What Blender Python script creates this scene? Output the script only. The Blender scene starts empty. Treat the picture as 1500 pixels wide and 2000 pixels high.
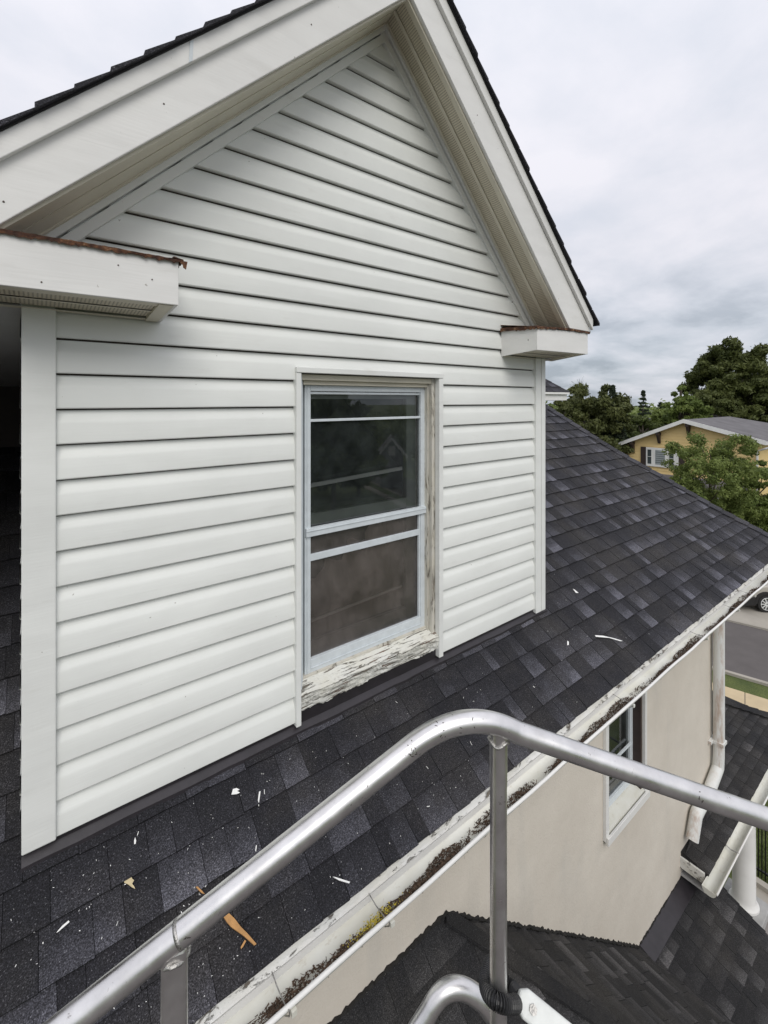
import bpy, math, random
import numpy as np
from mathutils import Vector, Matrix
random.seed(7); rng = np.random.default_rng(7)
S = bpy.context.scene
COL = S.collection
R = math.radians
EYE = 8.6                                    # camera height above the lawn
# ------------------------------------------------------------------ camera
cd = bpy.data.cameras.new('camera'); cam = bpy.data.objects.new('camera', cd); COL.objects.link(cam)
cam.location = (0, 0, EYE)
cam.rotation_euler = (R(90), 0, -math.atan2(.6083, .7937))
cd.sensor_fit = 'VERTICAL'; cd.sensor_height = 36; cd.lens = 36 * 881 / 2000
cd.shift_y = -219 / 2000
cd.clip_start = .02; cd.clip_end = 2000
S.camera = cam
# ------------------------------------------------------------------ world: Nishita sky behind a broken overcast
SUN_EL, SUN_AZ = R(44), R(205)
w = bpy.data.worlds.new('World'); S.world = w; w.use_nodes = True
nt = w.node_tree; nt.nodes.clear(); L = nt.links.new
def wn(t, **k):
    n = nt.nodes.new(t)
    for a, b in k.items(): setattr(n, a, b)
    return n
out = wn('ShaderNodeOutputWorld'); mixs = wn('ShaderNodeMixShader')
bs = wn('ShaderNodeBackground'); bs.inputs[1].default_value = .1
sky = wn('ShaderNodeTexSky', sky_type='NISHITA', sun_disc=False, sun_elevation=SUN_EL, sun_rotation=SUN_AZ)
L(sky.outputs[0], bs.inputs[0])
tc = wn('ShaderNodeTexCoord'); sep = wn('ShaderNodeSeparateXYZ'); L(tc.outputs['Generated'], sep.inputs[0])
# project the view direction on a flat cloud deck
zc = wn('ShaderNodeMath', operation='MAXIMUM'); L(sep.outputs['Z'], zc.inputs[0]); zc.inputs[1].default_value = 0.0
za = wn('ShaderNodeMath', operation='ADD'); L(zc.outputs[0], za.inputs[0]); za.inputs[1].default_value = .27
dx = wn('ShaderNodeMath', operation='DIVIDE'); L(sep.outputs['X'], dx.inputs[0]); L(za.outputs[0], dx.inputs[1])
dy = wn('ShaderNodeMath', operation='DIVIDE'); L(sep.outputs['Y'], dy.inputs[0]); L(za.outputs[0], dy.inputs[1])
cmb = wn('ShaderNodeCombineXYZ'); L(dx.outputs[0], cmb.inputs[0]); L(dy.outputs[0], cmb.inputs[1])
n1 = wn('ShaderNodeTexNoise'); n1.inputs['Scale'].default_value = 2.1; n1.inputs['Detail'].default_value = 8; n1.inputs['Roughness'].default_value = .56
n1.inputs['Distortion'].default_value = .15
L(cmb.outputs[0], n1.inputs['Vector'])
# cloud brightness: base light x noise x CIE-overcast rise to the zenith
cr = wn('ShaderNodeValToRGB'); e = cr.color_ramp.elements
e[0].position = .37; e[0].color = (.34, .38, .435, 1); e[1].position = .66; e[1].color = (.66, .67, .73, 1)
x = e.new(.47); x.color = (.47, .51, .57, 1)
L(n1.outputs['Fac'], cr.inputs['Fac'])
cr2 = wn('ShaderNodeValToRGB'); e = cr2.color_ramp.elements
e[0].position = .34; e[0].color = (.58, .60, .66, 1); e[1].position = .60; e[1].color = (.71, .70, .745, 1)
L(n1.outputs['Fac'], cr2.inputs['Fac'])
el = wn('ShaderNodeMapRange'); el.inputs['From Min'].default_value = .04; el.inputs['From Max'].default_value = .34; L(sep.outputs['Z'], el.inputs['Value'])
el.interpolation_type = 'SMOOTHSTEP'
mc = wn('ShaderNodeMix', data_type='RGBA'); L(el.outputs[0], mc.inputs['Factor']); L(cr.outputs[0], mc.inputs[6]); L(cr2.outputs[0], mc.inputs[7])
cs = wn('ShaderNodeMapRange'); cs.inputs['From Min'].default_value = .0; cs.inputs['From Max'].default_value = 1; cs.inputs['To Min'].default_value = .92; cs.inputs['To Max'].default_value = 1.35
L(sep.outputs['Z'], cs.inputs['Value'])
bc = wn('ShaderNodeBackground'); L(mc.outputs[2], bc.inputs[0]); L(cs.outputs[0], bc.inputs[1])
mixs.inputs[0].default_value = .93
L(bs.outputs[0], mixs.inputs[1]); L(bc.outputs[0], mixs.inputs[2]); L(mixs.outputs[0], out.inputs[0])
# ------------------------------------------------------------------ sun (through thin overcast)
sl = bpy.data.lights.new('sun', 'SUN'); sun = bpy.data.objects.new('sun', sl); COL.objects.link(sun)
sl.energy = 1.25; sl.angle = R(34); sl.color = (1, .965, .90)
sd = Vector((-.32 * math.cos(SUN_EL) / .78, -math.cos(SUN_EL), math.sin(SUN_EL)))
sun.rotation_euler = sd.to_track_quat('Z', 'Y').to_euler()
S.view_settings.view_transform = 'Standard'; S.view_settings.look = 'None'
S.view_settings.exposure = .27; S.view_settings.gamma = 1
S.render.engine = 'CYCLES'
S.cycles.max_bounces = 8; S.cycles.transparent_max_bounces = 16
# ------------------------------------------------------------------ measuring helpers (photo pixel -> point on a known plane; heights relative to the eye)
Fp, Hp, c_, s_ = 881., 781., .7937, .6083
def ray(px, py):
    u = (px - 750) / Fp; return (c_ * u + s_, c_ - s_ * u, -(py - Hp) / Fp)
def onY(px, py, y): d = ray(px, py); t = y / d[1]; return (d[0] * t, y, d[2] * t)
def onX(px, py, x): d = ray(px, py); t = x / d[0]; return (x, d[1] * t, d[2] * t)
def onZ(px, py, z): d = ray(px, py); t = z / d[2]; return (d[0] * t, d[1] * t, z)
def onT(px, py, t): d = ray(px, py); return (d[0] * t, d[1] * t, d[2] * t)
def onR(px, py, y0, z0, m): d = ray(px, py); t = (z0 - y0 * m) / (d[2] - d[1] * m); return (d[0] * t, d[1] * t, d[2] * t)
def proj(p):
    r = c_ * p[0] - s_ * p[1]; f = max(s_ * p[0] + c_ * p[1], .01); return 750 + Fp * r / f, Hp - Fp * p[2] / f, f
# ------------------------------------------------------------------ mesh builder (z relative to the eye)
class MB:
    def __init__(s): s.v = []; s.f = []; s.c = []; s.mi = []
    def add(s, vs, fs, col=(1, 1, 1, 1), mi=0):
        b = len(s.v); s.v += [tuple(p) for p in vs]
        for f in fs: s.f.append(tuple(b + i for i in f)); s.c.append(col); s.mi.append(mi)
    def quad(s, a, b, c, d, **k): s.add([a, b, c, d], [(0, 1, 2, 3)], **k)
    def box(s, x0, x1, y0, y1, z0, z1, **k):
        s.hexa([(x0, y0, z0), (x1, y0, z0), (x1, y1, z0), (x0, y1, z0)], [(x0, y0, z1), (x1, y0, z1), (x1, y1, z1), (x0, y1, z1)], **k)
    def hexa(s, lo, hi, **k):
        s.add(list(lo) + list(hi), [(3, 2, 1, 0), (4, 5, 6, 7), (0, 1, 5, 4), (1, 2, 6, 5), (2, 3, 7, 6), (3, 0, 4, 7)], **k)
    def slab(s, pts, n, th, **k):                 # polygon thickened along -n
        n = Vector(n).normalized(); m = len(pts); lo = [tuple(Vector(p) - n * th) for p in pts]
        s.add(list(pts) + lo, [tuple(range(m)), tuple(range(2 * m - 1, m - 1, -1))] + [(i, m + i, m + (i + 1) % m, (i + 1) % m) for i in range(m)], **k)
    def bar(s, a, b, w, h, up=(0, 0, 1), **k):    # rectangular bar from a to b
        a, b = Vector(a), Vector(b); d = (b - a).normalized(); u = Vector(up); r = d.cross(u).normalized(); u = r.cross(d)
        q = [r * w / 2 * i + u * h / 2 * j for i, j in ((-1, -1), (1, -1), (1, 1), (-1, 1))]
        s.hexa([a + o for o in q], [b + o for o in q], **k)
    def tube(s, path, rad, n=12, caps=True, **k):
        path = [Vector(p) for p in path]; rings = []; r = None
        rads = rad if hasattr(rad, '__len__') else [rad] * len(path)
        for i, p in enumerate(path):
            d = (path[min(i + 1, len(path) - 1)] - path[max(i - 1, 0)]).normalized()
            if r is None: r = d.cross(Vector((0, 0, 1)) if abs(d.z) < .9 else Vector((1, 0, 0))).normalized()
            else: r = (r - d * r.dot(d)).normalized()
            u = r.cross(d)
            rings.append([p + (r * math.cos(a) + u * math.sin(a)) * rads[i] for a in [2 * math.pi * j / n for j in range(n)]])
        vs = [q for rg in rings for q in rg]; fs = []
        for i in range(len(path) - 1):
            for j in range(n): fs.append((i * n + j, i * n + (j + 1) % n, (i + 1) * n + (j + 1) % n, (i + 1) * n + j))
        if caps: fs += [tuple(range(n - 1, -1, -1)), tuple((len(path) - 1) * n + j for j in range(n))]
        s.add(vs, fs, **k)
    def lathe(s, prof, c, n=20, **k):
        vs = [(c[0] + r * math.cos(2 * math.pi * j / n), c[1] + r * math.sin(2 * math.pi * j / n), c[2] + z) for r, z in prof for j in range(n)]
        fs = [(i * n + j, i * n + (j + 1) % n, (i + 1) * n + (j + 1) % n, (i + 1) * n + j) for i in range(len(prof) - 1) for j in range(n)]
        fs += [tuple(range(n - 1, -1, -1)), tuple((len(prof) - 1) * n + j for j in range(n))]
        s.add(vs, fs, **k)
def mesh(name, mb, mats, org=(0, 0, 0), smooth=False, bevel=None):
    me = bpy.data.meshes.new(name)
    o = Vector(org)
    me.from_pydata([(p[0] - o.x, p[1] - o.y, p[2] - o.z) for p in mb.v], [], mb.f)
    for m in (mats if isinstance(mats, (list, tuple)) else [mats]): me.materials.append(m)
    if any(c != (1, 1, 1, 1) for c in mb.c):
        at = me.color_attributes.new('tone', 'FLOAT_COLOR', 'CORNER')
        arr = []
        for f, c in zip(mb.f, mb.c):
            if isinstance(c[0], (tuple, list)):
                for q in c: arr += list(q)
            else: arr += list(c) * len(f)
        at.data.foreach_set('color', arr)
    if any(mb.mi): me.polygons.foreach_set('material_index', mb.mi)
    if smooth: me.polygons.foreach_set('use_smooth', [True] * len(me.polygons))
    me.update()
    return me
def tag(o, label=None, cat=None, group=None, kind=None):
    if label: o['label'] = label
    if cat: o['category'] = cat
    if group: o['group'] = group
    if kind: o['kind'] = kind
    return o
def thing(name, loc, label, cat, group=None):     # loc relative to the eye
    o = bpy.data.objects.new(name, None); COL.objects.link(o); o.location = (loc[0], loc[1], loc[2] + EYE); o.empty_display_size = .2
    return tag(o, label, cat, group)
def org_of(o):
    v = Vector((0, 0, 0))
    while o is not None: v += Vector(o.location); o = o.parent
    return v
def part(name, mb, mat, parent, smooth=False, bevel=0, label=None, kind=None, loc=None, autos=None):
    org = org_of(parent); org.z -= EYE
    l = Vector((0, 0, 0))
    if loc is not None: l = Vector(loc) - org; org = Vector(loc)
    o = bpy.data.objects.new(name, mesh(name, mb, mat, org, smooth)); COL.objects.link(o); o.parent = parent; o.location = l
    if bevel: m = o.modifiers.new('bevel', 'BEVEL'); m.width = bevel; m.segments = 2; m.limit_method = 'ANGLE'; m.angle_limit = R(40)
    if autos:
        o.data.polygons.foreach_set('use_smooth', [True] * len(o.data.polygons)); o.data.set_sharp_from_angle(angle=R(autos))
    if label: o['label'] = label
    if kind: o['kind'] = kind
    return o
def solo(name, mb, mat, label=None, cat=None, group=None, kind=None, smooth=False, loc=None, bevel=0):
    if loc is None: loc = mb.v[0] if kind is None else (0, 0, 0)
    o = bpy.data.objects.new(name, mesh(name, mb, mat, loc, smooth)); COL.objects.link(o); o.location = (loc[0], loc[1], loc[2] + EYE)
    if bevel: m = o.modifiers.new('bevel', 'BEVEL'); m.width = bevel; m.segments = 2; m.limit_method = 'ANGLE'; m.angle_limit = R(40)
    return tag(o, label, cat, group, kind)
# ------------------------------------------------------------------ materials
class NT:
    def __init__(s, name):
        s.m = bpy.data.materials.new(name); s.m.use_nodes = True; s.t = s.m.node_tree; s.b = s.t.nodes['Principled BSDF']; s.o = s.t.nodes['Material Output']
        s._tc = None
    def n(s, t, **k):
        q = s.t.nodes.new(t)
        for a, b in k.items(): setattr(q, a, b)
        return q
    def l(s, a, b): s.t.links.new(a, b)
    def tc(s, scale=(1, 1, 1)):
        if s._tc is None: s._tc = s.n('ShaderNodeNewGeometry')
        mp = s.n('ShaderNodeMapping'); mp.inputs['Scale'].default_value = scale; s.l(s._tc.outputs['Position'], mp.inputs[0]); return mp.outputs[0]
    def noise(s, scale, detail=4, rough=.55, stretch=(1, 1, 1), dist=0):
        q = s.n('ShaderNodeTexNoise'); q.inputs['Scale'].default_value = scale; q.inputs['Detail'].default_value = detail; q.inputs['Roughness'].default_value = rough
        q.inputs['Distortion'].default_value = dist
        s.l(s.tc(stretch), q.inputs['Vector']); return q.outputs['Fac']
    def ramp(s, fac, stops):
        q = s.n('ShaderNodeValToRGB'); e = q.color_ramp.elements
        while len(e) < len(stops): e.new(.5)
        for i, (p, c) in enumerate(stops):
            e[i].position = p; e[i].color = (c, c, c, 1) if not hasattr(c, '__len__') else tuple(c) + (1,)
        s.l(fac, q.inputs['Fac']); return q.outputs[0]
    def mix(s, f, a, b, mode='MIX'):
        q = s.n('ShaderNodeMix', data_type='RGBA', blend_type=mode)
        for sock, v in ((q.inputs[0], f), (q.inputs[6], a), (q.inputs[7], b)):
            if hasattr(v, 'links'): s.l(v, sock)
            elif hasattr(v, '__len__'): sock.default_value = tuple(v) + (1,)
            else: sock.default_value = v
        return q.outputs[2]
    def math(s, op, a, b=0, clamp=False):
        q = s.n('ShaderNodeMath', operation=op, use_clamp=clamp)
        for sock, v in ((q.inputs[0], a), (q.inputs[1], b)):
            if hasattr(v, 'links'): s.l(v, sock)
            else: sock.default_value = v
        return q.outputs[0]
    def attr(s, name='tone'):
        q = s.n('ShaderNodeAttribute', attribute_name=name); sp = s.n('ShaderNodeSeparateColor'); s.l(q.outputs['Color'], sp.inputs[0]); return sp.outputs
    def bump(s, h, strength=.3, dist=.01):
        q = s.n('ShaderNodeBump'); q.inputs['Strength'].default_value = strength; q.inputs['Distance'].default_value = dist; s.l(h, q.inputs['Height']); s.l(q.outputs[0], s.b.inputs['Normal'])
    def col(s, c):
        if hasattr(c, 'links'): s.l(c, s.b.inputs['Base Color'])
        else: s.b.inputs['Base Color'].default_value = tuple(c) + (1,)
    def rough(s, r):
        if hasattr(r, 'links'): s.l(r, s.b.inputs['Roughness'])
        else: s.b.inputs['Roughness'].default_value = r
def plain(name, c, r=.6, var=.12, scale=6, metal=0, spec=.5, bump=0, bscale=60):
    m = NT(name); n = m.noise(scale, 5)
    m.col(m.mix(m.ramp(n, [(.3, 0.), (.7, 1.)]), [v * (1 - var) for v in c], [min(v * (1 + var), 1) for v in c])); m.rough(r)
    m.b.inputs['Metallic'].default_value = metal; m.b.inputs['Specular IOR Level'].default_value = spec
    if bump: m.bump(m.noise(bscale, 3), bump, .004)
    return m.m
def mk_vinyl(name, c, dirt_haze=(.42, .40, .34)):
    m = NT(name)
    big = m.ramp(m.noise(1.7, 5, .6), [(.35, 0.), (.72, 1.)])
    base = m.mix(big, [v * .94 for v in c], [v * 1.03 for v in c])
    gr = m.noise(130, 2, .5, (.06, .06, 1))
    st = m.ramp(m.noise(9, 6, .65, (.5, .5, 1.6)), [(.60, 0.), (.82, .22)])
    base = m.mix(st, base, dirt_haze)
    sp = m.ramp(m.noise(55, 2, .5), [(.765, 0.), (.79, .7)])
    base = m.mix(sp, base, (.25, .23, .19))
    m.col(base); m.rough(.42); m.b.inputs['Specular IOR Level'].default_value = .35
    wv = m.math('ADD', m.math('MULTIPLY', m.noise(3.2, 2, .5, (.6, 1, 1.6)), 9.), m.math('MULTIPLY', gr, .35)); m.bump(wv, .28, .004)
    return m.m
M = {}
M['vinyl'] = mk_vinyl('siding vinyl', (.75, .765, .735))
M['trim'] = mk_vinyl('vinyl trim', (.76, .772, .745))
M['alu_white'] = mk_vinyl('white coil metal', (.76, .755, .73), (.45, .42, .36))
def mk_soffit():
    m = NT('vented soffit'); a = m.attr()
    u = m.math('FRACT', m.math('MULTIPLY', a[0], 1.)); v = m.math('FRACT', m.math('MULTIPLY', a[1], 1.))
    r = m.math('SQRT', m.math('ADD', m.math('POWER', m.math('SUBTRACT', u, .5), 2), m.math('POWER', m.math('SUBTRACT', v, .5), 2)))
    hole = m.math('MULTIPLY', m.math('LESS_THAN', r, .24), a[2])
    n = m.ramp(m.noise(5, 4), [(.3, 0.), (.75, 1.)])
    m.col(m.mix(hole, m.mix(n, (.56, .51, .39), (.66, .61, .49)), (.07, .06, .045))); m.rough(.5); return m.m
M['soffit'] = mk_soffit()
M['soffit_plain'] = plain('soffit vinyl', (.66, .62, .51), .5, .08, 4)
M['soffit_grey'] = plain('grey soffit paint', (.50, .50, .50), .6, .08, 3)
def mk_shingle(name='asphalt shingle', dark=(.0095, .0094, .0118), light=(.080, .080, .096), speck=1.):
    m = NT(name); a = m.attr()
    n1 = m.noise(11, 4, .6); n2 = m.noise(230, 3, .85); n3 = m.noise(2.2, 4, .6)
    v = a[1]                                     # 0 at the butt edge, 1 up the slope
    nz = m.math('ADD', v, m.math('MULTIPLY', m.math('SUBTRACT', n1, .5), 1.1))
    band = m.ramp(nz, [(.10, 1.), (.62, 0.)])
    f = m.math('MULTIPLY', a[0], m.math('ADD', .30, m.math('MULTIPLY', band, .75)), True)
    base = m.mix(f, dark, light)
    warm = m.mix(m.ramp(n3, [(.45, 0.), (.75, .35)]), base, (.060, .054, .046))
    gran = m.ramp(n2, [(.33, .15), (.5, .95), (.64, 3.2)])
    c = m.mix(1., warm, gran, 'MULTIPLY')
    sp = m.ramp(m.noise(230, 2, .6), [(.66, 0.), (.74, .34 * speck)])
    c = m.mix(sp, c, (.42, .42, .42))
    m.col(c); m.rough(.86); m.b.inputs['Specular IOR Level'].default_value = .35
    m.bump(n2, .5, .003); return m.m
M['shingle'] = mk_shingle()
M['shingle_low'] = mk_shingle('porch shingle', (.011, .011, .012), (.068, .066, .068), .5)
M['shingle_dark'] = plain('roof deck felt', (.014, .014, .015), .9, .3, 12)
M['flash'] = plain('dark brown flashing metal', (.020, .017, .021), .42, .25, 14, 0, .6, .15, 30)
def mk_peel(name, paint, wood, lo, hi, stretch, scale=16, amount=.55):
    m = NT(name); n = m.noise(scale, 8, .72, stretch, .6); n2 = m.noise(scale * 3, 5, .7, stretch)
    k = m.ramp(m.math('ADD', m.math('MULTIPLY', n, .75), m.math('MULTIPLY', n2, .25)), [(lo, 0.), (hi, 1.)])
    tint = m.mix(m.ramp(m.noise(7, 4), [(.4, 0.), (.7, 1.)]), paint, [paint[0] * .93, paint[1] * .91, paint[2] * .85])
    wd = m.mix(m.ramp(m.noise(5, 3), [(.45, 0.), (.62, 1.)]), (.16, .14, .11), wood)
    m.col(m.mix(k, tint, wd)); m.rough(m.ramp(k, [(0, .55), (1, .9)])); m.bump(m.math('SUBTRACT', m.noise(scale * 2, 7, .7, stretch), k), .9, .005); return m.m
M['peel'] = mk_peel('peeling white paint over wood', (.74, .74, .69), (.22, .10, .055), .535, .575, (.16, 1, 3.2), 34)
M['peel_jamb'] = mk_peel('weathered painted jamb', (.58, .56, .50), (.22, .18, .13), .54, .62, (2, 2, .35), 14)
M['peel_eave'] = mk_peel('weathered eave board paint', (.70, .70, .67), (.13, .11, .09), .535, .59, (.5, 1, 1.4), 20)
def mk_rust():
    m = NT('rusted flashing with paint flakes'); n = m.noise(26, 8, .75); n2 = m.noise(60, 4, .6)
    c = m.ramp(n, [(.34, (.022, .009, .006)), (.50, (.065, .026, .014)), (.60, (.17, .075, .032)), (.67, (.60, .50, .34)), (.75, (.74, .70, .60))])
    m.col(c); m.rough(.85); m.bump(n2, .8, .006); return m.m
M['rust'] = mk_rust()
def mk_gutter():
    m = NT('cream painted gutter'); n = m.ramp(m.noise(7, 5, .6, (.5, 1, 1)), [(.35, 0.), (.7, 1.)])
    b = m.mix(n, (.62, .61, .53), (.73, .735, .69)); st = m.ramp(m.noise(30, 5, .7, (.5, 1, 1)), [(.60, 0.), (.78, .55)])
    m.col(m.mix(st, b, (.30, .22, .12))); m.rough(.45); return m.m
M['gutter'] = mk_gutter()
def mk_stucco():
    m = NT('painted stucco'); n = m.ramp(m.noise(1.3, 5, .6), [(.35, 0.), (.7, 1.)])
    st = m.ramp(m.noise(2.4, 4, .55, (1.4, 1.4, .35), .4), [(.54, 0.), (.74, .22)])
    c = m.mix(n, (.60, .55, .475), (.69, .64, .56)); c = m.mix(st, c, (.40, .40, .375)); m.col(c); m.rough(.85)
    m.bump(m.math('ADD', m.noise(70, 5, .65), m.math('MULTIPLY', m.noise(6, 3), 2.)), .45, .006); return m.m
M['stucco'] = mk_stucco()
def mk_metal():
    m = NT('worn aluminium tube'); n = m.noise(16, 6, .6); sc = m.ramp(m.noise(60, 6, .75), [(.64, 0.), (.70, .75)])
    c = m.mix(m.ramp(n, [(.35, 0.), (.65, 1.)]), (.68, .67, .66), (.84, .83, .82)); m.col(m.mix(sc, c, (.20, .18, .16)))
    m.b.inputs['Metallic'].default_value = 1.; m.rough(m.ramp(m.noise(22, 4), [(.3, .27), (.7, .42)])); m.bump(m.noise(120, 3), .08, .001); return m.m
M['metal'] = mk_metal()
M['metal_dull'] = plain('dull aluminium weld', (.45, .44, .42), .5, .3, 60, 1, .5, .6, 160)
M['rubber'] = plain('black rubber hose', (.012, .012, .013), .45, .2, 30)
M['plate'] = plain('white painted steel plate', (.66, .68, .66), .4, .12, 18, 0, .5, .2, 40)
M['frame'] = plain('storm window aluminium frame', (.60, .645, .67), .38, .07, 20, 0, .5)
M['frame_in'] = plain('inner sash paint', (.42, .44, .42), .5, .1, 9)
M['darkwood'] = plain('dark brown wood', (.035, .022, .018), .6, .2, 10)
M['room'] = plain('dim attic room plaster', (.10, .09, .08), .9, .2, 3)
M['curtain'] = plain('brown grey curtain cloth', (.74, .66, .61), .95, .25, 2.2)
def mk_glass(name, rough=0.01, tint=(.85, .87, .86), dirt_haze=.0, dc=(.40, .47, .46)):
    m = NT(name); t = m.t; t.nodes.remove(m.b)
    tr = m.n('ShaderNodeBsdfTransparent'); tr.inputs[0].default_value = tint + (1,)
    gl = m.n('ShaderNodeBsdfGlossy'); gl.inputs['Roughness'].default_value = rough
    fr = m.n('ShaderNodeFresnel'); fr.inputs[0].default_value = 1.95
    mx = m.n('ShaderNodeMixShader'); m.l(fr.outputs[0], mx.inputs[0]); m.l(tr.outputs[0], mx.inputs[1]); m.l(gl.outputs[0], mx.inputs[2])
    last = mx.outputs[0]
    if dirt_haze:
        df = m.n('ShaderNodeBsdfDiffuse'); df.inputs[0].default_value = dc + (1,)
        m2 = m.n('ShaderNodeMixShader'); m.l(m.ramp(m.noise(6, 6, .65), [(.35, dirt_haze * .2), (.75, dirt_haze)]), m2.inputs[0]); m.l(last, m2.inputs[1]); m.l(df.outputs[0], m2.inputs[2]); last = m2.outputs[0]
    m.l(last, m.o.inputs[0]); return m.m
M['glass'] = mk_glass('window glass', dirt_haze=.075)  # diffuse veil: dirt film plus painted grey-green reflection haze
M['screen'] = mk_glass('insect screen mesh', .35, (.70, .64, .61), dirt_haze=.20, dc=(.52, .455, .43))
M['debris'] = plain('rotten leaf litter', (.070, .044, .028), .95, .6, 60)
M['moss'] = plain('yellow moss', (.45, .36, .04), .9, .3, 60)
M['cedar'] = plain('fresh split cedar', (.44, .235, .085), .75, .15, 40)
M['tan'] = plain('tan paper chip', (.55, .46, .28), .8, .12, 60)
M['whitechip'] = plain('white paint chip', (.80, .80, .78), .6, .05, 60)
# ------------------------------------------------------------------ ground
def gsheet(name, pts, z, mat):
    mb = MB(); mb.add([(p[0], p[1], z) for p in pts], [tuple(range(len(pts)))]); return solo(name, mb, mat, kind='structure')
def mk_grass():
    m = NT('lawn grass'); n = m.noise(.8, 6, .65); n2 = m.noise(30, 4, .7)
    c = m.mix(m.ramp(n, [(.35, 0.), (.65, 1.)]), (.060, .085, .022), (.12, .145, .04)); c = m.mix(1., c, m.ramp(n2, [(.3, .55), (.7, 1.5)]), 'MULTIPLY')
    m.col(c); m.rough(.95); m.bump(n2, .8, .05); return m.m
M['grass'] = mk_grass()
M['asphalt'] = plain('street asphalt', (.115, .105, .102), .9, .10, 1.5, 0, .3, .4, 60)
M['concrete'] = plain('pale concrete drive', (.36, .335, .29), .9, .10, 1.2, 0, .3, .3, 40)
M['walkc'] = plain('warm concrete pavement', (.52, .42, .27), .9, .08, 2, 0, .3, .3, 40)
G = -EYE
gsheet('lawn', [(-600, -600), (600, -600), (600, 600), (-600, 600)], G, M['grass'])
sdx, sdy = -.26, .9656                                   # the street runs along this direction
def strip(name, pa, pb, mat, z, l0=-60, l1=80):
    a, b = onZ(*pa, G), onZ(*pb, G)
    q = [(p[0] + sdx * t, p[1] + sdy * t) for p, t in ((a, l0), (b, l0), (b, l1), (a, l1))]
    return gsheet(name, q, z, mat)
strip('road', (1455, 1326), (1460, 1222), M['asphalt'], G + .012)
strip('driveway', (1460, 1222), (1460, 1105), M['concrete'], G + .03, -9, 9)
# pavement slabs
a, b = onZ(1455, 1381, G), onZ(1455, 1355, G)
pave = MB(); pave.add([(p[0] + sdx * t, p[1] + sdy * t, G + .004) for p, t in ((a, -60), (b, -60), (b, 80), (a, 80))], [(0, 1, 2, 3)])
pv = solo('pavement', pave, M['concrete'], kind='structure')
wdt = Vector((b[0] - a[0], b[1] - a[1], 0))
for i in range(-4, 12):
    mb = MB(); t0, t1 = i * 1.25 + .01, (i + 1) * 1.25 - .01
    q = [(p[0] + sdx * t, p[1] + sdy * t, G + .04) for p, t in ((a, t0), (b, t0), (b, t1), (a, t1))]
    mb.slab(q, (0, 0, 1), .03); part('slab', mb, M['walkc'], pv)
gsheet('driveway', [(-22, -30), (9.3, -30), (9.3, 1.2), (-22, 1.2)], G + .02, M['asphalt'])  # unseen asphalt added under the camera against green bounce on the rail
# kerbs
for px in ((1455, 1326), (1460, 1222)):
    p = onZ(*px, G); mb = MB(); mb.bar((p[0] - sdx * 60, p[1] - sdy * 60, G + .05), (p[0] + sdx * 80, p[1] + sdy * 80, G + .03), .13, .08)
    k = solo('kerb', mb, M['concrete'], kind='structure')
# ------------------------------------------------------------------ HOUSE
house = thing('house', (2, 4, G), 'white sided dormer house with dark shingle roofs and beige stucco lower wall', 'house')
Yd, Yf, Yw = 2.0, 1.70, 1.90
XL, XR = -.046, 3.042
EAVE_Y, RM = 1.49, .667
def roofz(y): return -1.6 + (y - 2.0) * RM
# gable lines on the wall plane
def wallL(z): return .051 + (z - .599) / .997
def wallR(z): return 2.879 - (z - .553) / 1.104
EXPO = .127; Z0 = -.031
WX0, WX1, WZ0, WZ1 = 1.000, 1.930, -1.54, .128       # window opening
prof = [(-.0045, 0.), (.0175, -.0008), (.0200, .003), (.0182, .070), (.0145, .081), (.0072, .095), (.0015, .107), (.000, .119), (-.0045, .1205), (-.0045, .127)]
def siding(z, x0f, x1f, zlo, zhi, y0=None, name='siding_course'):
    pts = []
    for o, h in prof:
        zz = z + h
        zz2 = min(max(zz, zlo), zhi); pts.append((o, zz2))
    mb = MB(); n = 2
    vs = []
    for o, zz in pts:
        vs.append((x0f(zz), Yd - o, zz)); vs.append((x1f(zz), Yd - o, zz))
    if vs[0][0] > vs[1][0] and vs[-2][0] > vs[-1][0]: return
    for i in range(0, len(vs), 2):
        if vs[i][0] > vs[i + 1][0]: mx = (vs[i][0] + vs[i + 1][0]) / 2; vs[i] = (mx,) + vs[i][1:]; vs[i + 1] = (mx,) + vs[i + 1][1:]
    fs = [(2 * i, 2 * i + 1, 2 * i + 3, 2 * i + 2) for i in range(len(pts) - 1)]
    mb.add(vs, fs); part('siding_course', mb, M['vinyl'], house, autos=25)
cL = lambda z: XL + .092
cR = lambda z: XR - .112
for n in range(-17, 13):
    z = Z0 - EXPO * n
    top = z + EXPO
    if top <= WZ0 + .01 or z < -1.6: continue
    fl = lambda zz: max(cL(zz), wallL(zz)); fr = lambda zz: min(cR(zz), wallR(zz))
    if n == 12: zlo = -1.552
    else: zlo = -9
    if z >= WZ1 or n <= -2: siding(z, fl, fr, zlo, 9)
    else:
        siding(z, fl, lambda zz: WX0 - .02, zlo, 9); siding(z, lambda zz: WX1 + .02, fr, zlo, 9)
        if top > WZ1: siding(z, lambda zz: WX0 - .02, lambda zz: WX1 + .02, WZ1 + .01, 9)
# sheathing behind the siding with the window opening left free
mb = MB(); ys0, ys1 = Yd + .004, Yd + .11
mb.box(XL + .01, WX0, ys0, ys1, -2.1, .5); mb.box(WX1, XR - .01, ys0, ys1, -2.1, .5); mb.box(WX0, WX1, ys0, ys1, -2.1, WZ0); mb.box(WX0, WX1, ys0, ys1, WZ1, .5)
mb.slab([(XL + .01, ys0, .5), (XR - .01, ys0, .5), (1.5, ys0, 2.03)], (0, -1, 0), .1)
part('sheathing', mb, M['darkwood'], house)
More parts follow.
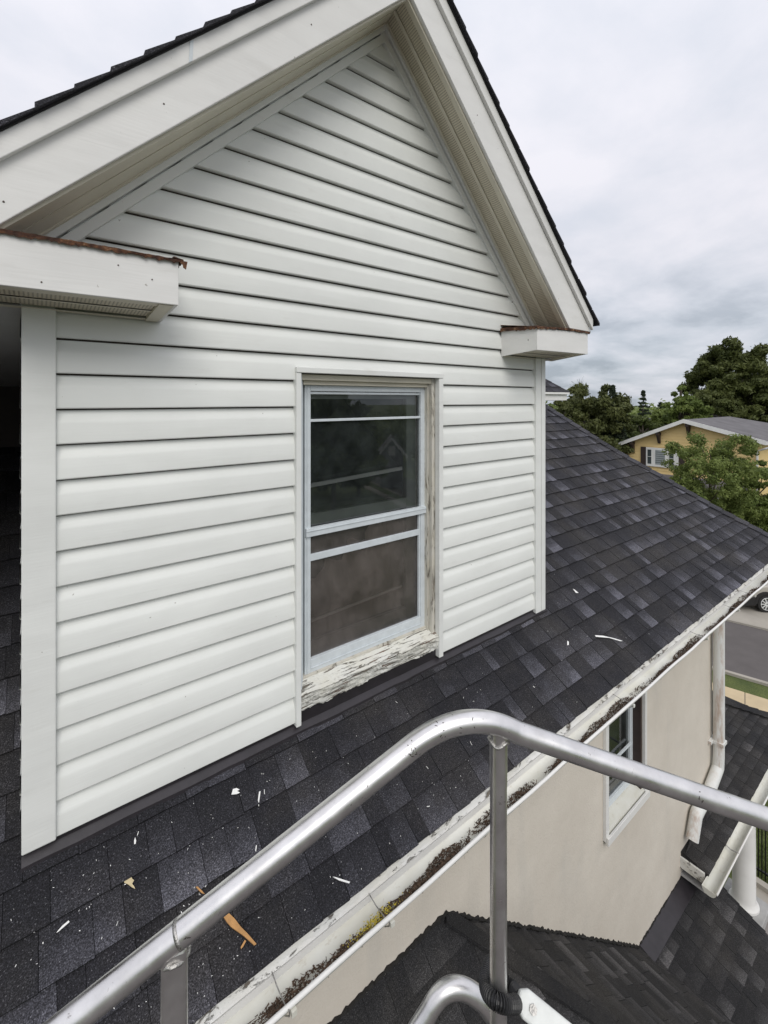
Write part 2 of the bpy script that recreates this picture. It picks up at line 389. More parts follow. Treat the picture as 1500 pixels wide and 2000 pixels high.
# corner boards
mb = MB(); mb.box(XL, XL + .096, Yd - .034, Yd + .09, -1.553, .36); part('corner_board', mb, M['trim'], house, bevel=.004)
mb = MB(); mb.box(XR - .115, XR, Yd - .034, Yd + .09, -1.585, .33)
mb.box(XR - .052, XR - .004, Yd - .040, Yd - .0345, -1.578, .33); part('corner_board', mb, M['trim'], house, bevel=.004)
# side wall of the dormer (a sliver of it shows at the left)
mb = MB()
for n in range(-3, 14):
    z = Z0 - EXPO * n
    y1 = 2.0 + (z + EXPO + 1.6) / RM
    if y1 < 2.12: continue
    vs = [(XL + .012 - o, Yd + .09 if k == 0 else max(y1, 2.1), z + h) for o, h in prof for k in (0, 1)]
    m2 = MB(); m2.add(vs, [(2 * i, 2 * i + 2, 2 * i + 3, 2 * i + 1) for i in range(len(prof) - 1)]); part('siding_course', m2, M['vinyl'], house, autos=25)
    vs = [(XR - .012 + o, q[1], q[2]) for q, (o, h) in zip(vs, [p for p in prof for k in (0, 1)])]
    m2 = MB(); m2.add(vs, [(2 * i, 2 * i + 1, 2 * i + 3, 2 * i + 2) for i in range(len(prof) - 1)]); part('siding_course', m2, M['vinyl'], house, autos=25)
# gable trim (two stacked channels along each rake on the wall)
def P(x, y, z): return (x, y, z)
wa = (1.515, 2.059)
def rake_trim(x0, z0, x1, z1, sgn):
    d = Vector((x1 - x0, 0, z1 - z0)).normalized(); nrm = Vector((d.z, 0, -d.x)) * sgn    # points into the gable
    if nrm.z > 0: nrm = -nrm
    for (o0, o1, pr, nm) in ((-.01, .019, .046, 'rake_channel'), (.024, .062, .032, 'rake_channel')):
        mb = MB(); A, B = Vector((x0, 0, z0)), Vector((x1, 0, z1)) + d * .035; pr += .0012 * (sgn < 0)
        a0, a1, b0, b1 = A + nrm * o0, A + nrm * o1, B + nrm * o0, B + nrm * o1
        lo = [(q.x, Yd + .003, q.z) for q in (a0, a1, b1, b0)]; hi = [(q.x, Yd - pr, q.z) for q in (a0, a1, b1, b0)]
        mb.hexa(lo, hi); part(nm, mb, M['trim'], house, bevel=.003)
rake_trim(-.13, .599 - .181 * .997, wa[0], wa[1], 1)
rake_trim(2.98, .553 - .101 * 1.104, wa[0], wa[1], -1)
# rake lines in the front plane (z = a + b x)
def LB(x): return .590 + .974 * x
def RB(x): return 3.55 - 1.043 * x
def LM(x): return .775 + .988 * x
def RM_(x): return 3.712 - x
def LU(x): return .8465 + .994 * x
def RU(x): return 3.805 - 1.005 * x
xTL, xTR = -.24, 3.203
apB, apM, apU = 1.467, 1.477, 1.4805
def zig(fa, fb, x0, x1, y, pr, name, mat, bev=.003, e1=None):
    mb = MB(); e = x1 if e1 is None else e1
    mb.hexa([(x0, y, fa(x0)), (x1, y, fa(x1)), (x1, y - pr, fa(x1)), (x0, y - pr, fa(x0))], [(x0, y, fb(x0)), (e, y, fb(e)), (e, y - pr, fb(e)), (x0, y - pr, fb(x0))])
    return part(name, mb, mat, house, bevel=bev)
def ypoly(name, pts, y, pr, mat):
    mb = MB(); mb.slab([(a, y - pr, b) for a, b in pts], (0, -1, 0), pr); return part(name, mb, mat, house, bevel=.003)
ZC = .497
xl1, xl2, xr1, xr2 = (ZC - .590) / .974, (ZC - .775) / .988, (3.55 - ZC) / 1.043, 3.712 - ZC
ypoly('rake_board', [(xl1, ZC), (apB, LB(apB)), (apM, LM(apM)), (xl2, ZC)], Yf + .02, .02, M['alu_white'])
ypoly('rake_board', [(apB + .002, RB(apB)), (xr1, ZC), (xr2, ZC), (apM + .002, RM_(apM))], Yf + .02, .0205, M['alu_white'])
def rbq(x0, x1, fa, fb, e0, y, pr, name, mat, clipz=None):
    mb = MB(); za, zb = fa(x1), fb(x1)
    mb.hexa([(x0, y, fa(x0)), (x1, y, za), (x1, y - pr, za), (x0, y - pr, fa(x0))], [(e0, y, fb(e0)), (x1 + .0, y, zb), (x1 + .0, y - pr, zb), (e0, y - pr, fb(e0))])
    return part(name, mb, mat, house, bevel=.003)
zig(lambda x: LM(x) - .006, LU, xTL, apM, Yf, .022, 'drip_edge', M['alu_white'], e1=apU)
rbq(apM + .002, xTR, lambda x: RM_(x) - .002, RU, apU + .002, Yf, .022, 'drip_edge', M['alu_white'])
# a lap seam on the drip edge, and nail heads on boards
mb = MB(); x = .42; mb.hexa([(x, Yf - .0225, LM(x) - .004), (x + .012, Yf - .0225, LM(x + .012) - .004), (x + .012, Yf - .0245, LM(x + .012) - .004), (x, Yf - .0245, LM(x) - .004)],
    [(x + .004, Yf - .0225, LU(x) - .002), (x + .016, Yf - .0225, LU(x + .012) - .002), (x + .016, Yf - .0245, LU(x + .012) - .002), (x + .004, Yf - .0245, LU(x) - .002)])
part('lap_seam', mb, M['frame'], house)
nm = plain('rusty nail head', (.06, .04, .03), .6)
def nail(px, py, y, r=.003):
    p = onY(px, py, y); mb = MB(); mb.tube([(p[0], y + .004, p[2]), (p[0], y - .0015, p[2])], r, 8); part('nail', mb, nm, house)
for q in ((7, 394), (320, 203), (608, 48), (1003 - 2, 590), (932, 225)): nail(*q, Yf)
# soffits between wall and rake board
def soffit(x0, z0, x1, z1, fb, xb0, xb1, flip):
    A0, A1 = Vector((x0, Yd - .03, z0)), Vector((x1, Yd - .03, z1))
    B0, B1 = Vector((xb0, Yf + .021, fb(xb0) + .012)), Vector((xb1, Yf + .021, fb(xb1) + .012))
    # the panel: moulding, vented strip, V groove, vented strip, moulding
    segs = [(0, .06, 0, 0), (.06, .13, .006, 0), (.13, .42, 0, 1), (.42, .50, .0, 0), (.50, .54, -.008, 0), (.54, .83, 0, 1), (.83, .90, .006, 0), (.90, 1., .014, 0)]
    Lr = (A1 - A0).length; wd = (B0 - A0).length
    nrm = (A1 - A0).cross(B0 - A0).normalized(); nrm = nrm if nrm.z < 0 else -nrm
    prev = None
    for s0, s1, dz, vent in segs:
        vent = vent and flip
        mb = MB(); o = nrm * (dz + .004)
        a, b, c, d = [A0.lerp(B0, s0) + o, A1.lerp(B1, s0) + o, A1.lerp(B1, s1) + o, A0.lerp(B0, s1) + o]
        nu, nv = Lr / .0125, (s1 - s0) * .36 / .0125
        cc = tuple((u * nu, v * nv, 1. * vent, 1.) for u, v in ((0, 0), (1, 0), (1, 1), (0, 1)))
        up = -nrm * .02
        mb.add([a, b, c, d], [(0, 1, 2, 3)], col=cc)
        mb.add([a, b, c, d, a + up, b + up, c + up, d + up], [(0, 4, 5, 1), (1, 5, 6, 2), (2, 6, 7, 3), (3, 7, 4, 0)], col=(0, 0, 0, 1))
        part('soffit_panel' if vent else 'soffit_moulding', mb, M['soffit'] if vent else M['soffit_plain'], house)
soffit(-.16, .599 - .211 * .997 + .015, wa[0], wa[1] + .015, LB, -.17, apB, 0)
soffit(2.95, .553 - .071 * 1.104 + .015, wa[0], wa[1] + .015, RB, 2.93, apB, 1)
# dormer roof: two slabs with stepped shingle courses whose edges show over the rake
YB = 6.2
for sgn, fu, x0, x1 in ((1, LU, xTL - .04, apU), (-1, RU, xTR + .035, apU)):
    mb = MB(); pts = [(x0, Yf - .03, fu(x0) + .004), (x1, Yf - .03, fu(x1) + .004), (x1, YB, fu(x1) + .004), (x0, YB, fu(x0) + .004)]
    nv = Vector((-sgn, 0, 1)); mb.slab([(p[0], p[1], p[2] + .012) for p in pts], nv, .012); part('roof_deck', mb, M['shingle_dark'], house)
    k = 0; xs = x0 - .015 * sgn; step = .135 * .707
    while (x1 - xs) * sgn > 0:
        xe = xs + sgn * (step * 1.02); xe = min(xe, x1 + .02) if sgn > 0 else max(xe, x1 - .02)
        j = random.uniform(-.004, .006); mb = MB(); h0, h1 = .025, .012
        q = [(xs, fu(xs) + h0), (xe, fu(xe) + h1), (xe, fu(xe) + .006), (xs, fu(xs) + .006)]
        y0 = Yf - .045 + j
        mb.hexa([(a, y0, b) for a, b in q], [(a, YB, b) for a, b in q], col=(.35, .5, 0, 1)); part('shingle_strip', mb, M['shingle'], house)
        xs = xs + sgn * step
# side eaves of the dormer
mb = MB(); mb.hexa([(-.44, Yf + .3, .318), (XL + .01, Yf + .3, .318), (XL + .01, 3.9, .09), (-.44, 3.9, .09)], [(-.44, Yf + .3, .33), (XL + .01, Yf + .3, .33), (XL + .01, 3.9, .102), (-.44, 3.9, .102)]); part('eave_soffit', mb, M['soffit_grey'], house)
mb = MB(); mb.box(-.6, -.445, 2.35, 4.1, -1.45, .5); mb.box(-.444, XL + .005, 3.905, 4.1, -.5, .2); part('wall', mb, M['darkwood'], house, label='added dark walls that blacken the gap left of the dormer')  # side wall and dark back wall added to blacken the shaded gap
mb = MB(); mb.box(-.345, -.33, Yf + .0, YB, .30, .50); part('eave_board', mb, M['soffit_grey'], house)
mb = MB(); mb.box(XR, 3.20, Yf + .3, YB, .318, .33); part('eave_soffit', mb, M['soffit_grey'], house)
mb = MB(); mb.box(3.20, 3.215, Yf + .30, YB, .31, .49); part('eave_board', mb, M['soffit_grey'], house)
# ---- eave returns
def ret(x0, x1, zb0, zb1, zt0, zt1, zw, openend):
    root = MB(); y0 = Yf - .0
    th = .012
    # front board
    root.hexa([(x0, y0, zb0), (x1, y0, zb1), (x1, y0 + th, zb1), (x0, y0 + th, zb0)], [(x0, y0, zt0), (x1, y0, zt1), (x1, y0 + th, zt1), (x0, y0 + th, zt0)])
    for x, zb, zt in ((x0, zb0, zt0), (x1, zb1, zt1)):
        xa, xb = (x, x + th) if x == x0 else (x - th, x)
        root.hexa([(xa, y0 + th + .0005, zb), (xb, y0 + th + .0005, zb), (xb, Yd - .015, zw), (xa, Yd - .015, zw)], [(xa, y0 + th + .0005, zt), (xb, y0 + th + .0005, zt), (xb, Yd - .015, zt + .01), (xa, Yd - .015, zt + .01)])
    rb = part('eave_return', root, M['alu_white'], house, bevel=.002)
    mb = MB()
    # recessed vented soffit, with rim
    a, b = x0 + .014, x1 - .014; zz = min(zb0, zb1) + .008
    for s0, s1, v, dz in ((0, .16, 0, -.004), (.16, .5, 1, .004), (.5, .55, 0, .0), (.55, .88, 1, .004), (.88, 1., 0, -.004)):
        ya, yb = y0 + .014 + (Yd - .03 - y0) * s0, y0 + .014 + (Yd - .03 - y0) * s1; m2 = MB()
        za = zb0 + (zw - zb0) * s0 + .006 + dz; zc = zb0 + (zw - zb0) * s1 + .006 + dz
        za1 = zb1 + (zw - zb1) * s0 + .006 + dz; zc1 = zb1 + (zw - zb1) * s1 + .006 + dz
        nu, nv = (b - a) / .0125, (yb - ya) / .0125
        cc = tuple((u, w_, 1. * v, 1.) for u, w_ in ((0, 0), (nu, 0), (nu, nv), (0, nv)))
        m2.add([(a, ya, za), (b - .04, ya, za1), (b - .04, yb, zc1), (a, yb, zc)], [(0, 1, 2, 3)], col=cc)
        part('soffit_panel', m2, M['soffit'] if v else M['soffit_plain'], rb)
    m2 = MB(); m2.hexa([(b - .045, y0 + .016, zb1 - .002), (b, y0 + .016, zb1 - .002), (b, Yd - .02, zw - .002), (b - .045, Yd - .02, zw - .002)], [(b - .045, y0 + .016, zb1 + .01), (b, y0 + .016, zb1 + .01), (b, Yd - .02, zw + .01), (b - .045, Yd - .02, zw + .01)])
    part('soffit_moulding', m2, M['soffit_plain'], rb)
    # rusty cap flashing: wavy ragged sheet folded over the front and inner end
    m2 = MB(); N = 60; vs = []
    xs = [x0 - .012 + (x1 - x0 + .024) * i / N for i in range(N + 1)]
    for i, x in enumerate(xs):
        t = i / N; z = zt0 + (zt1 - zt0) * t; j = random.uniform(-.004, .004); dr = random.uniform(.004, .013)
        up = .010 * math.sin(math.pi * t) * (1 if openend else .3)
        vs += [(x, y0 - .010 + j * .4, z - dr + up), (x, y0 - .012 + j * .5, z + .004 + j * .4 + up), (x, y0 + .02, z + .010 + j * .5 + up), (x, Yd - .014, z + .055)]
    m2.add(vs, [(4 * i + k, 4 * i + 4 + k, 4 * i + 5 + k, 4 * i + 1 + k) for i in range(N) for k in range(3)])
    xe = x1 + .012 if not openend else x0 - .012; ze = zt1 if not openend else zt0; vs = []
    for i in range(25):
        t = i / 24; y = y0 - .012 + (Yd - .014 - y0 + .012) * t; j = random.uniform(-.004, .004); dr = random.uniform(.006, .016)
        sg = 1 if not openend else -1
        vs += [(xe + j * .5 * sg, y, ze + .004 + .045 * t * .25 - dr), (xe + sg * .002, y, ze + .006 + .02 * t), (xe - sg * .03, y, ze + .012 + .03 * t)]
    m2.add(vs, [(3 * i + k, 3 * i + 3 + k, 3 * i + 4 + k, 3 * i + 1 + k) for i in range(24) for k in range(2)])
    if not openend: m2.add([(xe - .004, y0 - .013, ze), (xe + .014, y0 - .013, ze), (xe + .009, y0 - .012, ze - .028), (xe, y0 - .012, ze - .022)], [(0, 1, 2, 3)])
    f = part('flashing', m2, M['rust'], rb, label='rusty cap flashing with flaking paint'); sm = f.modifiers.new('s', 'SOLIDIFY'); sm.thickness = .003
    return rb
ret(-.172, .392, .330, .333, .483, .487, .312, False)
ret(2.543, 3.168, .321, .331, .463, .488, .300, True)
for q in ((297, 546), (231, 518), (81, 551)): nail(*q, Yf, .0025)
nail(1032, 664, Yf)
# ---- window trim, jambs, sill
win = MB()
win.box(WX0 - .022, WX0 + .004, Yd - .038, Yd + .0, -1.566, WZ1 + .003)
win.box(WX1 - .004, WX1 + .030, Yd - .038, Yd + .0, -1.562, WZ1 + .003)
win.box(WX0 - .022, WX1 + .030, Yd - .042, Yd + .0, WZ1 + .0035, WZ1 + .030)
W = part('window', win, M['trim'], house, bevel=.002)
def wp(name, mbx, mat, **k): return part(name, mbx, mat, W, **k)
mb = MB(); mb.box(WX1 - .030, WX1 - .0045, Yd + .0005, Yd + .10, -1.50, WZ1 - .001); mb.box(WX1 - .040, WX1 - .031, Yd + .028, Yd + .10, -1.48, WZ1 - .032); wp('jamb', mb, M['peel_jamb'], bevel=.002)
mb = MB(); mb.box(WX0 + .0045, WX0 + .028, Yd + .0005, Yd + .10, -1.50, WZ1 - .001); mb.box(WX0 + .0285, WX0 + .05, Yd + .035, Yd + .10, -1.48, WZ1 - .032); wp('jamb', mb, M['frame'], bevel=.002)
mb = MB(); mb.box(WX0 + .0285, WX1 - .0305, Yd + .004, Yd + .10, WZ1 - .030, WZ1 - .001); mb.box(WX0 + .05, WX1 - .0405, Yd + .03, Yd + .10, WZ1 - .052, WZ1 - .0305); wp('head', mb, M['soffit_plain'], bevel=.002)
# sill: sloped, rough, split
mb = MB(); N = 90; Mx = 12; vs = []
sx0, sx1 = WX0 + .006, WX1 + .012
for i in range(N + 1):
    x = sx0 + (sx1 - sx0) * i / N
    for j in range(Mx + 1):
        t = j / Mx                                    # back top -> front edge -> underside
        if t < .5: y, z = Yd + .075 - .11 * (t / .5), -1.395 - .035 * (t / .5)
        else: y, z = Yd - .035 + .012 * (t - .5) * 2, -1.43 - .078 * (t - .5) * 2
        r = .0035 * math.sin(x * 40 + j * 2.1) * math.sin(j * 1.7 + x * 13) + random.uniform(-.0018, .0018)
        low = (random.uniform(-.002, .003) if t > .93 else 0) + (.006 * math.sin(x * 9) + .003 * math.sin(x * 31) if t > .9 else 0)
        vs.append((x, y + r, z + r * .6 + low))
mb.add(vs, [(i * (Mx + 1) + j, i * (Mx + 1) + j + 1, (i + 1) * (Mx + 1) + j + 1, (i + 1) * (Mx + 1) + j) for i in range(N) for j in range(Mx)])
mb.quad((sx0, Yd - .023, -1.505), (sx0, Yd + .07, -1.505), (sx1, Yd + .07, -1.505), (sx1, Yd - .023, -1.505))
mb.quad((sx0, Yd + .075, -1.395), (sx0, Yd - .035, -1.43), (sx0, Yd - .023, -1.51), (sx0, Yd + .075, -1.51))
mb.quad((sx1, Yd + .075, -1.395), (sx1, Yd - .035, -1.43), (sx1, Yd - .023, -1.51), (sx1, Yd + .075, -1.51))
wp('sill', mb, M['peel'])
mb = MB(); mb.box(WX0 + .03, WX1 - .03, Yd + .045, Yd + .10, -1.475, -1.392); wp('sill_board', mb, M['peel_jamb'], bevel=.003)
FX0, FX1, FZ0, FZ1, FY = 1.070, 1.893, -1.402, .075, Yd + .055
def fr(x0, x1, z0, z1, y0, y1, name, mat='frame', **k):
    m = MB(); m.box(x0, x1, y0, y1, z0, z1); return wp(name, m, M[mat], bevel=.002, **k)
fr(FX0, FX0 + .034, FZ0, FZ1, FY, FY + .03, 'stile'); fr(FX1 - .034, FX1, FZ0, FZ1, FY, FY + .03, 'stile')
fr(FX0 + .0345, FX1 - .0345, FZ1 - .030, FZ1, FY, FY + .03, 'top_rail'); fr(FX0 + .0345, FX1 - .0345, FZ1 - .046, FZ1 - .034, FY + .008, FY + .03, 'top_rail')
fr(FX0 + .0345, FX1 - .0345, FZ0, FZ0 + .075, FY, FY + .03, 'bottom_rail'); fr(FX0 + .012, FX0 + .022, FZ0 + .01, FZ1 - .01, FY - .004, FY - .0005, 'stile')
fr(FX0 + .0345, FX1 - .0345, FZ0 + .03, FZ0 + .036, FY - .005, FY - .0005, 'bottom_rail')
gx0, gx1 = FX0 + .034, FX1 - .034
fr(FX0 + .002, FX1 - .002, -.695, -.652, FY - .014, FY + .012, 'meeting_rail'); fr(FX0 + .002, FX1 - .002, -.668, -.662, FY - .018, FY - .0145, 'meeting_rail')
fr(gx0, gx1, -.827, -.792, FY + .006, FY + .02, 'screen_rail')
fr(gx0, gx1, -.113, -.099, FY + .004, FY + .016, 'glazing_bar')
fr(FX1 - .046, FX1 - .0345, -1.33, -.70, FY + .004, FY + .02, 'screen_rail')
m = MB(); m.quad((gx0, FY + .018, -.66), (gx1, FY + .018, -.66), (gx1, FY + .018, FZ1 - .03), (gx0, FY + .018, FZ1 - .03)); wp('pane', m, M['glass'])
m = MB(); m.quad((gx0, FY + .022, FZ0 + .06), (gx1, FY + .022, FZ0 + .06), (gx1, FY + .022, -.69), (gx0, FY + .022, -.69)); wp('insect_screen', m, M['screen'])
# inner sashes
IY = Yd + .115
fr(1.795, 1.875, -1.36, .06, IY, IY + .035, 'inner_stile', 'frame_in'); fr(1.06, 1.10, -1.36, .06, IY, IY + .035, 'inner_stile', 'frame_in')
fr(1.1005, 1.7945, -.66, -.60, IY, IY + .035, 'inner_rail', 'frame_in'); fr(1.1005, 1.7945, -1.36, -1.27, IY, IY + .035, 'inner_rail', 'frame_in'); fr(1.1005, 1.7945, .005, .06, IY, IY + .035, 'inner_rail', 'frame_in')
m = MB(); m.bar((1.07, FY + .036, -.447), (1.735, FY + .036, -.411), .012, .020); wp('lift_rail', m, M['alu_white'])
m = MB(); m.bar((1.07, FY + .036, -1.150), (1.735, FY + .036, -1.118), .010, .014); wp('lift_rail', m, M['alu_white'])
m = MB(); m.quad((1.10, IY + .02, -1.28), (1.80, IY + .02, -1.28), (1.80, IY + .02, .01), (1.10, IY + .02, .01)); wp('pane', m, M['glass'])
# pale curtain gathered behind the lower sash, in a dim room
m = MB(); N = 40; vs = []
for i in range(N + 1):
    x = 1.02 + .95 * i / N; y = IY + .055 + .018 * math.sin(i * 1.05) + .01 * math.sin(i * 2.7)
    ztop = -.86 - .16 * math.cos(i / N * 3.2) - .03 * math.sin(i * .9)
    vs += [(x, y, -1.55), (x, y + .01, -1.1), (x + .01, y + .10, ztop)]
m.add(vs, [(3 * i + k, 3 * i + 3 + k, 3 * i + 4 + k, 3 * i + 1 + k) for i in range(N) for k in (0, 1)]); wp('curtain', m, M['curtain'], smooth=True)
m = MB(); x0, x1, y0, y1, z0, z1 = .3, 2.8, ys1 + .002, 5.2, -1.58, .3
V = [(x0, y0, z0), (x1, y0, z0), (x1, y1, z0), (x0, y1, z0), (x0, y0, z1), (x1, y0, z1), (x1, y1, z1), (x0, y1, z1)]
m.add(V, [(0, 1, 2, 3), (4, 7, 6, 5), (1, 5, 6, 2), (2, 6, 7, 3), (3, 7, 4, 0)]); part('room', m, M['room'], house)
# ---- apron flashing along the foot of the dormer
mb = MB(); N = 40; vs = []
for i in range(N + 1):
    x = XL - .0 + (XR + .02 - XL) * i / N; j = random.uniform(-.0012, .0012)
    vs += [(x, Yd - .004, -1.50), (x, Yd - .008 + j, roofz(Yd - .008) + .030), (x, Yd - .034 + j * 2, roofz(Yd - .034) + .028 + j), (x, Yd - .037 + j * 2, roofz(Yd - .037) + .008)]
mb.add(vs, [(4 * i + k, 4 * i + 4 + k, 4 * i + 5 + k, 4 * i + 1 + k) for i in range(N) for k in range(3)])
part('flashing', mb, M['flash'], house, autos=35, label='dark metal apron flashing along the dormer foot')
# ---- main roof
def hipx(y):                                           # hip line in plan (measured)
    return float(np.interp(y, [1.45, 1.673, 2.15, 2.694, 3.261, 4.223, 7.0], [7.92, 7.79, 7.44, 7.18, 6.86, 6.60, 5.6]))
mb = MB(); RT = 7.0
ylist = [EAVE_Y + .01, 2.15, 2.694, 3.261, 4.223, RT]
pts = [(-4, EAVE_Y + .01, roofz(EAVE_Y + .01) - .004)] + [(hipx(y), y, roofz(y) - .004) for y in ylist] + [(-4, RT, roofz(RT) - .004)]
n = Vector((0, -RM, 1)).normalized()
mb.slab(pts, n, .02); part('roof_deck', mb, M['shingle_dark'], house)
mb = MB(); pts = [(hipx(y), y, roofz(y) - .006) for y in (EAVE_Y + .01, 2.694, 4.223, RT)]; pts2 = [(hipx(EAVE_Y) + .15, EAVE_Y + .05, roofz(EAVE_Y) - .1), (8.6, 9.0, roofz(EAVE_Y) - .1)]
mb.add([pts[0], pts2[0], pts2[1], (5.6, 9.0, roofz(RT)), pts[3], pts[2], pts[1]], [(0, 1, 2, 3, 4, 5, 6)]); part('roof_deck', mb, M['shingle_dark'], house)
def tabs(courses, lim, P3, nrm, wmin, wmax, th=.012, skip=None, seed=1, over=.022, gap=.0016):
    """courses: list of (s_butt, s_top) down-slope values; P3(u,s) -> point on the deck; lim(s)->(u0,u1)"""
    r = random.Random(seed); res = []; nrm = Vector(nrm)
    for ci, (s0, s1) in enumerate(courses):
        a0, a1 = lim(s0); b0, b1 = lim(s1); u = min(a0, b0) - r.random() * wmax; ue = max(a1, b1)
        big = r.random() < .5
        while u < ue:
            wv = r.uniform(wmin, wmax) * (1 if big else .8); big = not big
            u2 = u + wv
            q = [(min(max(u, a0), a1), s0), (min(max(u2 - gap, a0), a1), s0), (min(max(u2 - gap, b0), b1), s1), (min(max(u, b0), b1), s1)]
            um = u; u = u2
            if q[1][0] - q[0][0] < .004 and q[2][0] - q[3][0] < .004: continue
            if skip and skip(um, (s0 + s1) / 2) and skip(u2, (s0 + s1) / 2): continue
            lift = th * (1.0 if big else .72) + r.uniform(-.0008, .0008)
            j0, j1 = r.uniform(-.0025, .0025), r.uniform(-.0025, .0025)
            ds = (s0 - s1)
            lo = [Vector(P3(q[0][0], q[0][1] + j0 * 1)), Vector(P3(q[1][0], q[1][1] + j1)), Vector(P3(q[2][0], q[2][1] - over * (1 if ds > 0 else -1))), Vector(P3(q[3][0], q[3][1] - over * (1 if ds > 0 else -1)))]
            hi = [lo[0] + nrm * (lift + .006), lo[1] + nrm * (lift + .006), lo[2] + nrm * .003, lo[3] + nrm * .003]
            lo = [p - nrm * .001 for p in lo]
            tone = r.choice((.04, .08, .16, .28, .5, .95)) * r.uniform(.75, 1.25)
            if big: tone *= .6
            res.append((lo, hi, tone))
    return res
def tab_mb(t, mb=None):
    lo, hi, tone = t; mb = mb or MB()
    cb, ct = (tone, .0, 0, 1), (tone, 1., 0, 1); dk = (0., 1., 0, 1)
    vs = list(lo) + list(hi); b = len(mb.v); mb.v += [tuple(p) for p in vs]
    for f, c in (((4, 5, 6, 7), (cb, cb, ct, ct)), ((0, 1, 5, 4), (dk,) * 4), ((1, 2, 6, 5), (dk,) * 4), ((3, 0, 4, 7), (dk,) * 4)):
        mb.f.append(tuple(b + i for i in f)); mb.c.append(c); mb.mi.append(0)
    return mb
ys = [EAVE_Y - .012]
while ys[-1] < 6.6:
    y = ys[-1]; ys.append(y + (.118 if y < 2.0 else .118 + min((y - 2.0) * .025, .03)))
cour = [(ys[i], ys[i + 1]) for i in range(len(ys) - 1)]
def main_skip(u, s): return s > Yd + .05 and XL + .02 < u < XR - .02
def P_main(u, s): return (u, s, roofz(s))
T1 = tabs([(a, b + 0) for a, b in cour], lambda s: (-1.9, hipx(s) - .03), P_main, n, .075, .20, skip=main_skip, seed=3, over=.022)
def area(t):
    pr = [proj(p) for p in t[1]]
    cx, cy = sum(p[0] for p in pr) / 4, sum(p[1] for p in pr) / 4
    if not (-20 < cx < 1520 and -20 < cy < 2020): return 0
    p = Vector(t[1][0])
    if p.y > Yd and XL < p.x * Yd / p.y < XR: return 0      # behind the dormer front
    a = 0
    for i in range(4): a += pr[i][0] * pr[(i + 1) % 4][1] - pr[(i + 1) % 4][0] * pr[i][1]
    return abs(a) / 2
rank = sorted(((area(t), i) for i, t in enumerate(T1)), reverse=True)
keep = {i for a, i in rank[:298] if a > 0}
rest = MB()
for i, t in enumerate(T1):
    if i in keep: part('shingle', tab_mb(t), M['shingle'], house)
    else: tab_mb(t, rest)
part('shingle', rest, M['shingle'], house, kind='stuff', label='remaining dark shingles up the main roof')
# hip caps: folded pieces lapping down the hip
hy = 1.47; k = 0
hipd = []
while hy < 6.4:
    y2 = hy + .125; a = Vector((hipx(hy), hy, roofz(hy))); b = Vector((hipx(y2 + .04), y2 + .04, roofz(y2 + .04)))
    mb = MB(); off = Vector((-.13, -.02, -.012)); off2 = Vector((.11, .05, -.09)); up0, up1 = Vector((0, 0, .034)), Vector((0, 0, .018)); dn = Vector((0, 0, -.010))
    vs = [a + off + up0, a + up0 + Vector((0, 0, .006)), a + off2 + up0, b + off + up1, b + up1 + Vector((0, 0, .006)), b + off2 + up1]
    vs += [v + dn for v in vs]
    tn = random.choice((.15, .3, .45)); c0 = (tn, .25, 0, 1)
    mb.add(vs, [(0, 1, 4, 3), (1, 2, 5, 4), (0, 6, 7, 1), (1, 7, 8, 2), (0, 3, 9, 6)], col=c0); part('hip_cap', mb, M['shingle'], house); hy = y2
# ---- eave board strip + gutter
mb = MB(); N = 260; vs = []
for i in range(N + 1):
    x = -.6 + 8.55 * i / N; j = random.uniform(-.004, .005) + .006 * math.sin(x * 7) * math.sin(x * 2.3); k_ = 0 if math.sin(x * 5.1 + 2 * math.sin(x * 1.7)) > -.35 else .012
    vs += [(x, EAVE_Y + .022, roofz(EAVE_Y) - .001), (x, EAVE_Y - .014 + j + k_, roofz(EAVE_Y) - .008), (x, EAVE_Y - .020 + j * .3 + k_ * .5, roofz(EAVE_Y) - .026), (x, EAVE_Y - .024, roofz(EAVE_Y) - .034)]
mb.add(vs, [(4 * i + q, 4 * i + 4 + q, 4 * i + 5 + q, 4 * i + 1 + q) for i in range(N) for q in range(3)]); part('eave_board', mb, M['peel_eave'], house, label='eave board edge with cracked peeling paint')
GX0, GX1 = -.6, 7.96; gz = roofz(EAVE_Y) - .034
GC, GRy, GRz = 1.420, .066, .058
gprof = [(1.490, gz + .004)] + [(GC + GRy * math.cos(a), gz - .002 - GRz * math.sin(a)) for a in [math.pi * i / 14 for i in range(15)]]
mb = MB(); vs = [(x, a, b) for x in (GX0, GX1) for a, b in gprof]; k = len(gprof)
mb.add(vs, [(i, i + 1, k + i + 1, k + i) for i in range(k - 1)]); mb.add([vs[k + i] for i in range(k)], [tuple(range(k))])
gut = part('gutter', mb, M['gutter'], house, autos=35); q = gut.modifiers.new('s', 'SOLIDIFY'); q.thickness = .0015; q.offset = 0
lipc = (1.352, gz + .002)
mb = MB(); NN = 60; mb.tube([(GX0 + (GX1 - GX0) * i / NN, lipc[0] + .0015 * math.sin(i * .9), lipc[1] + .002 * math.sin(i * 1.3)) for i in range(NN + 1)], .0085, 10); part('rolled_lip', mb, M['alu_white'], gut, smooth=True)
for px in (755, 1232, 1378, 1440, 1472, 560):
    p = onY(px, 1500, lipc[0]); x = p[0]; mb = MB()
    mb.tube([(x, 1.486, gz + .004), (x, 1.42, gz - .004), (x, 1.36, gz + .001), (x + .004, lipc[0] - .013, lipc[1] + .002), (x + .004, lipc[0] - .010, lipc[1] - .018), (x, 1.365, gz - .035)], .0022, 6); part('hanger', mb, M['metal_dull'], gut)
    mb = MB(); mb.box(x + .012, x + .030, lipc[0] - .014, lipc[0] + .001, lipc[1] - .030, lipc[1] - .012); part('hanger', mb, M['gutter'], gut)
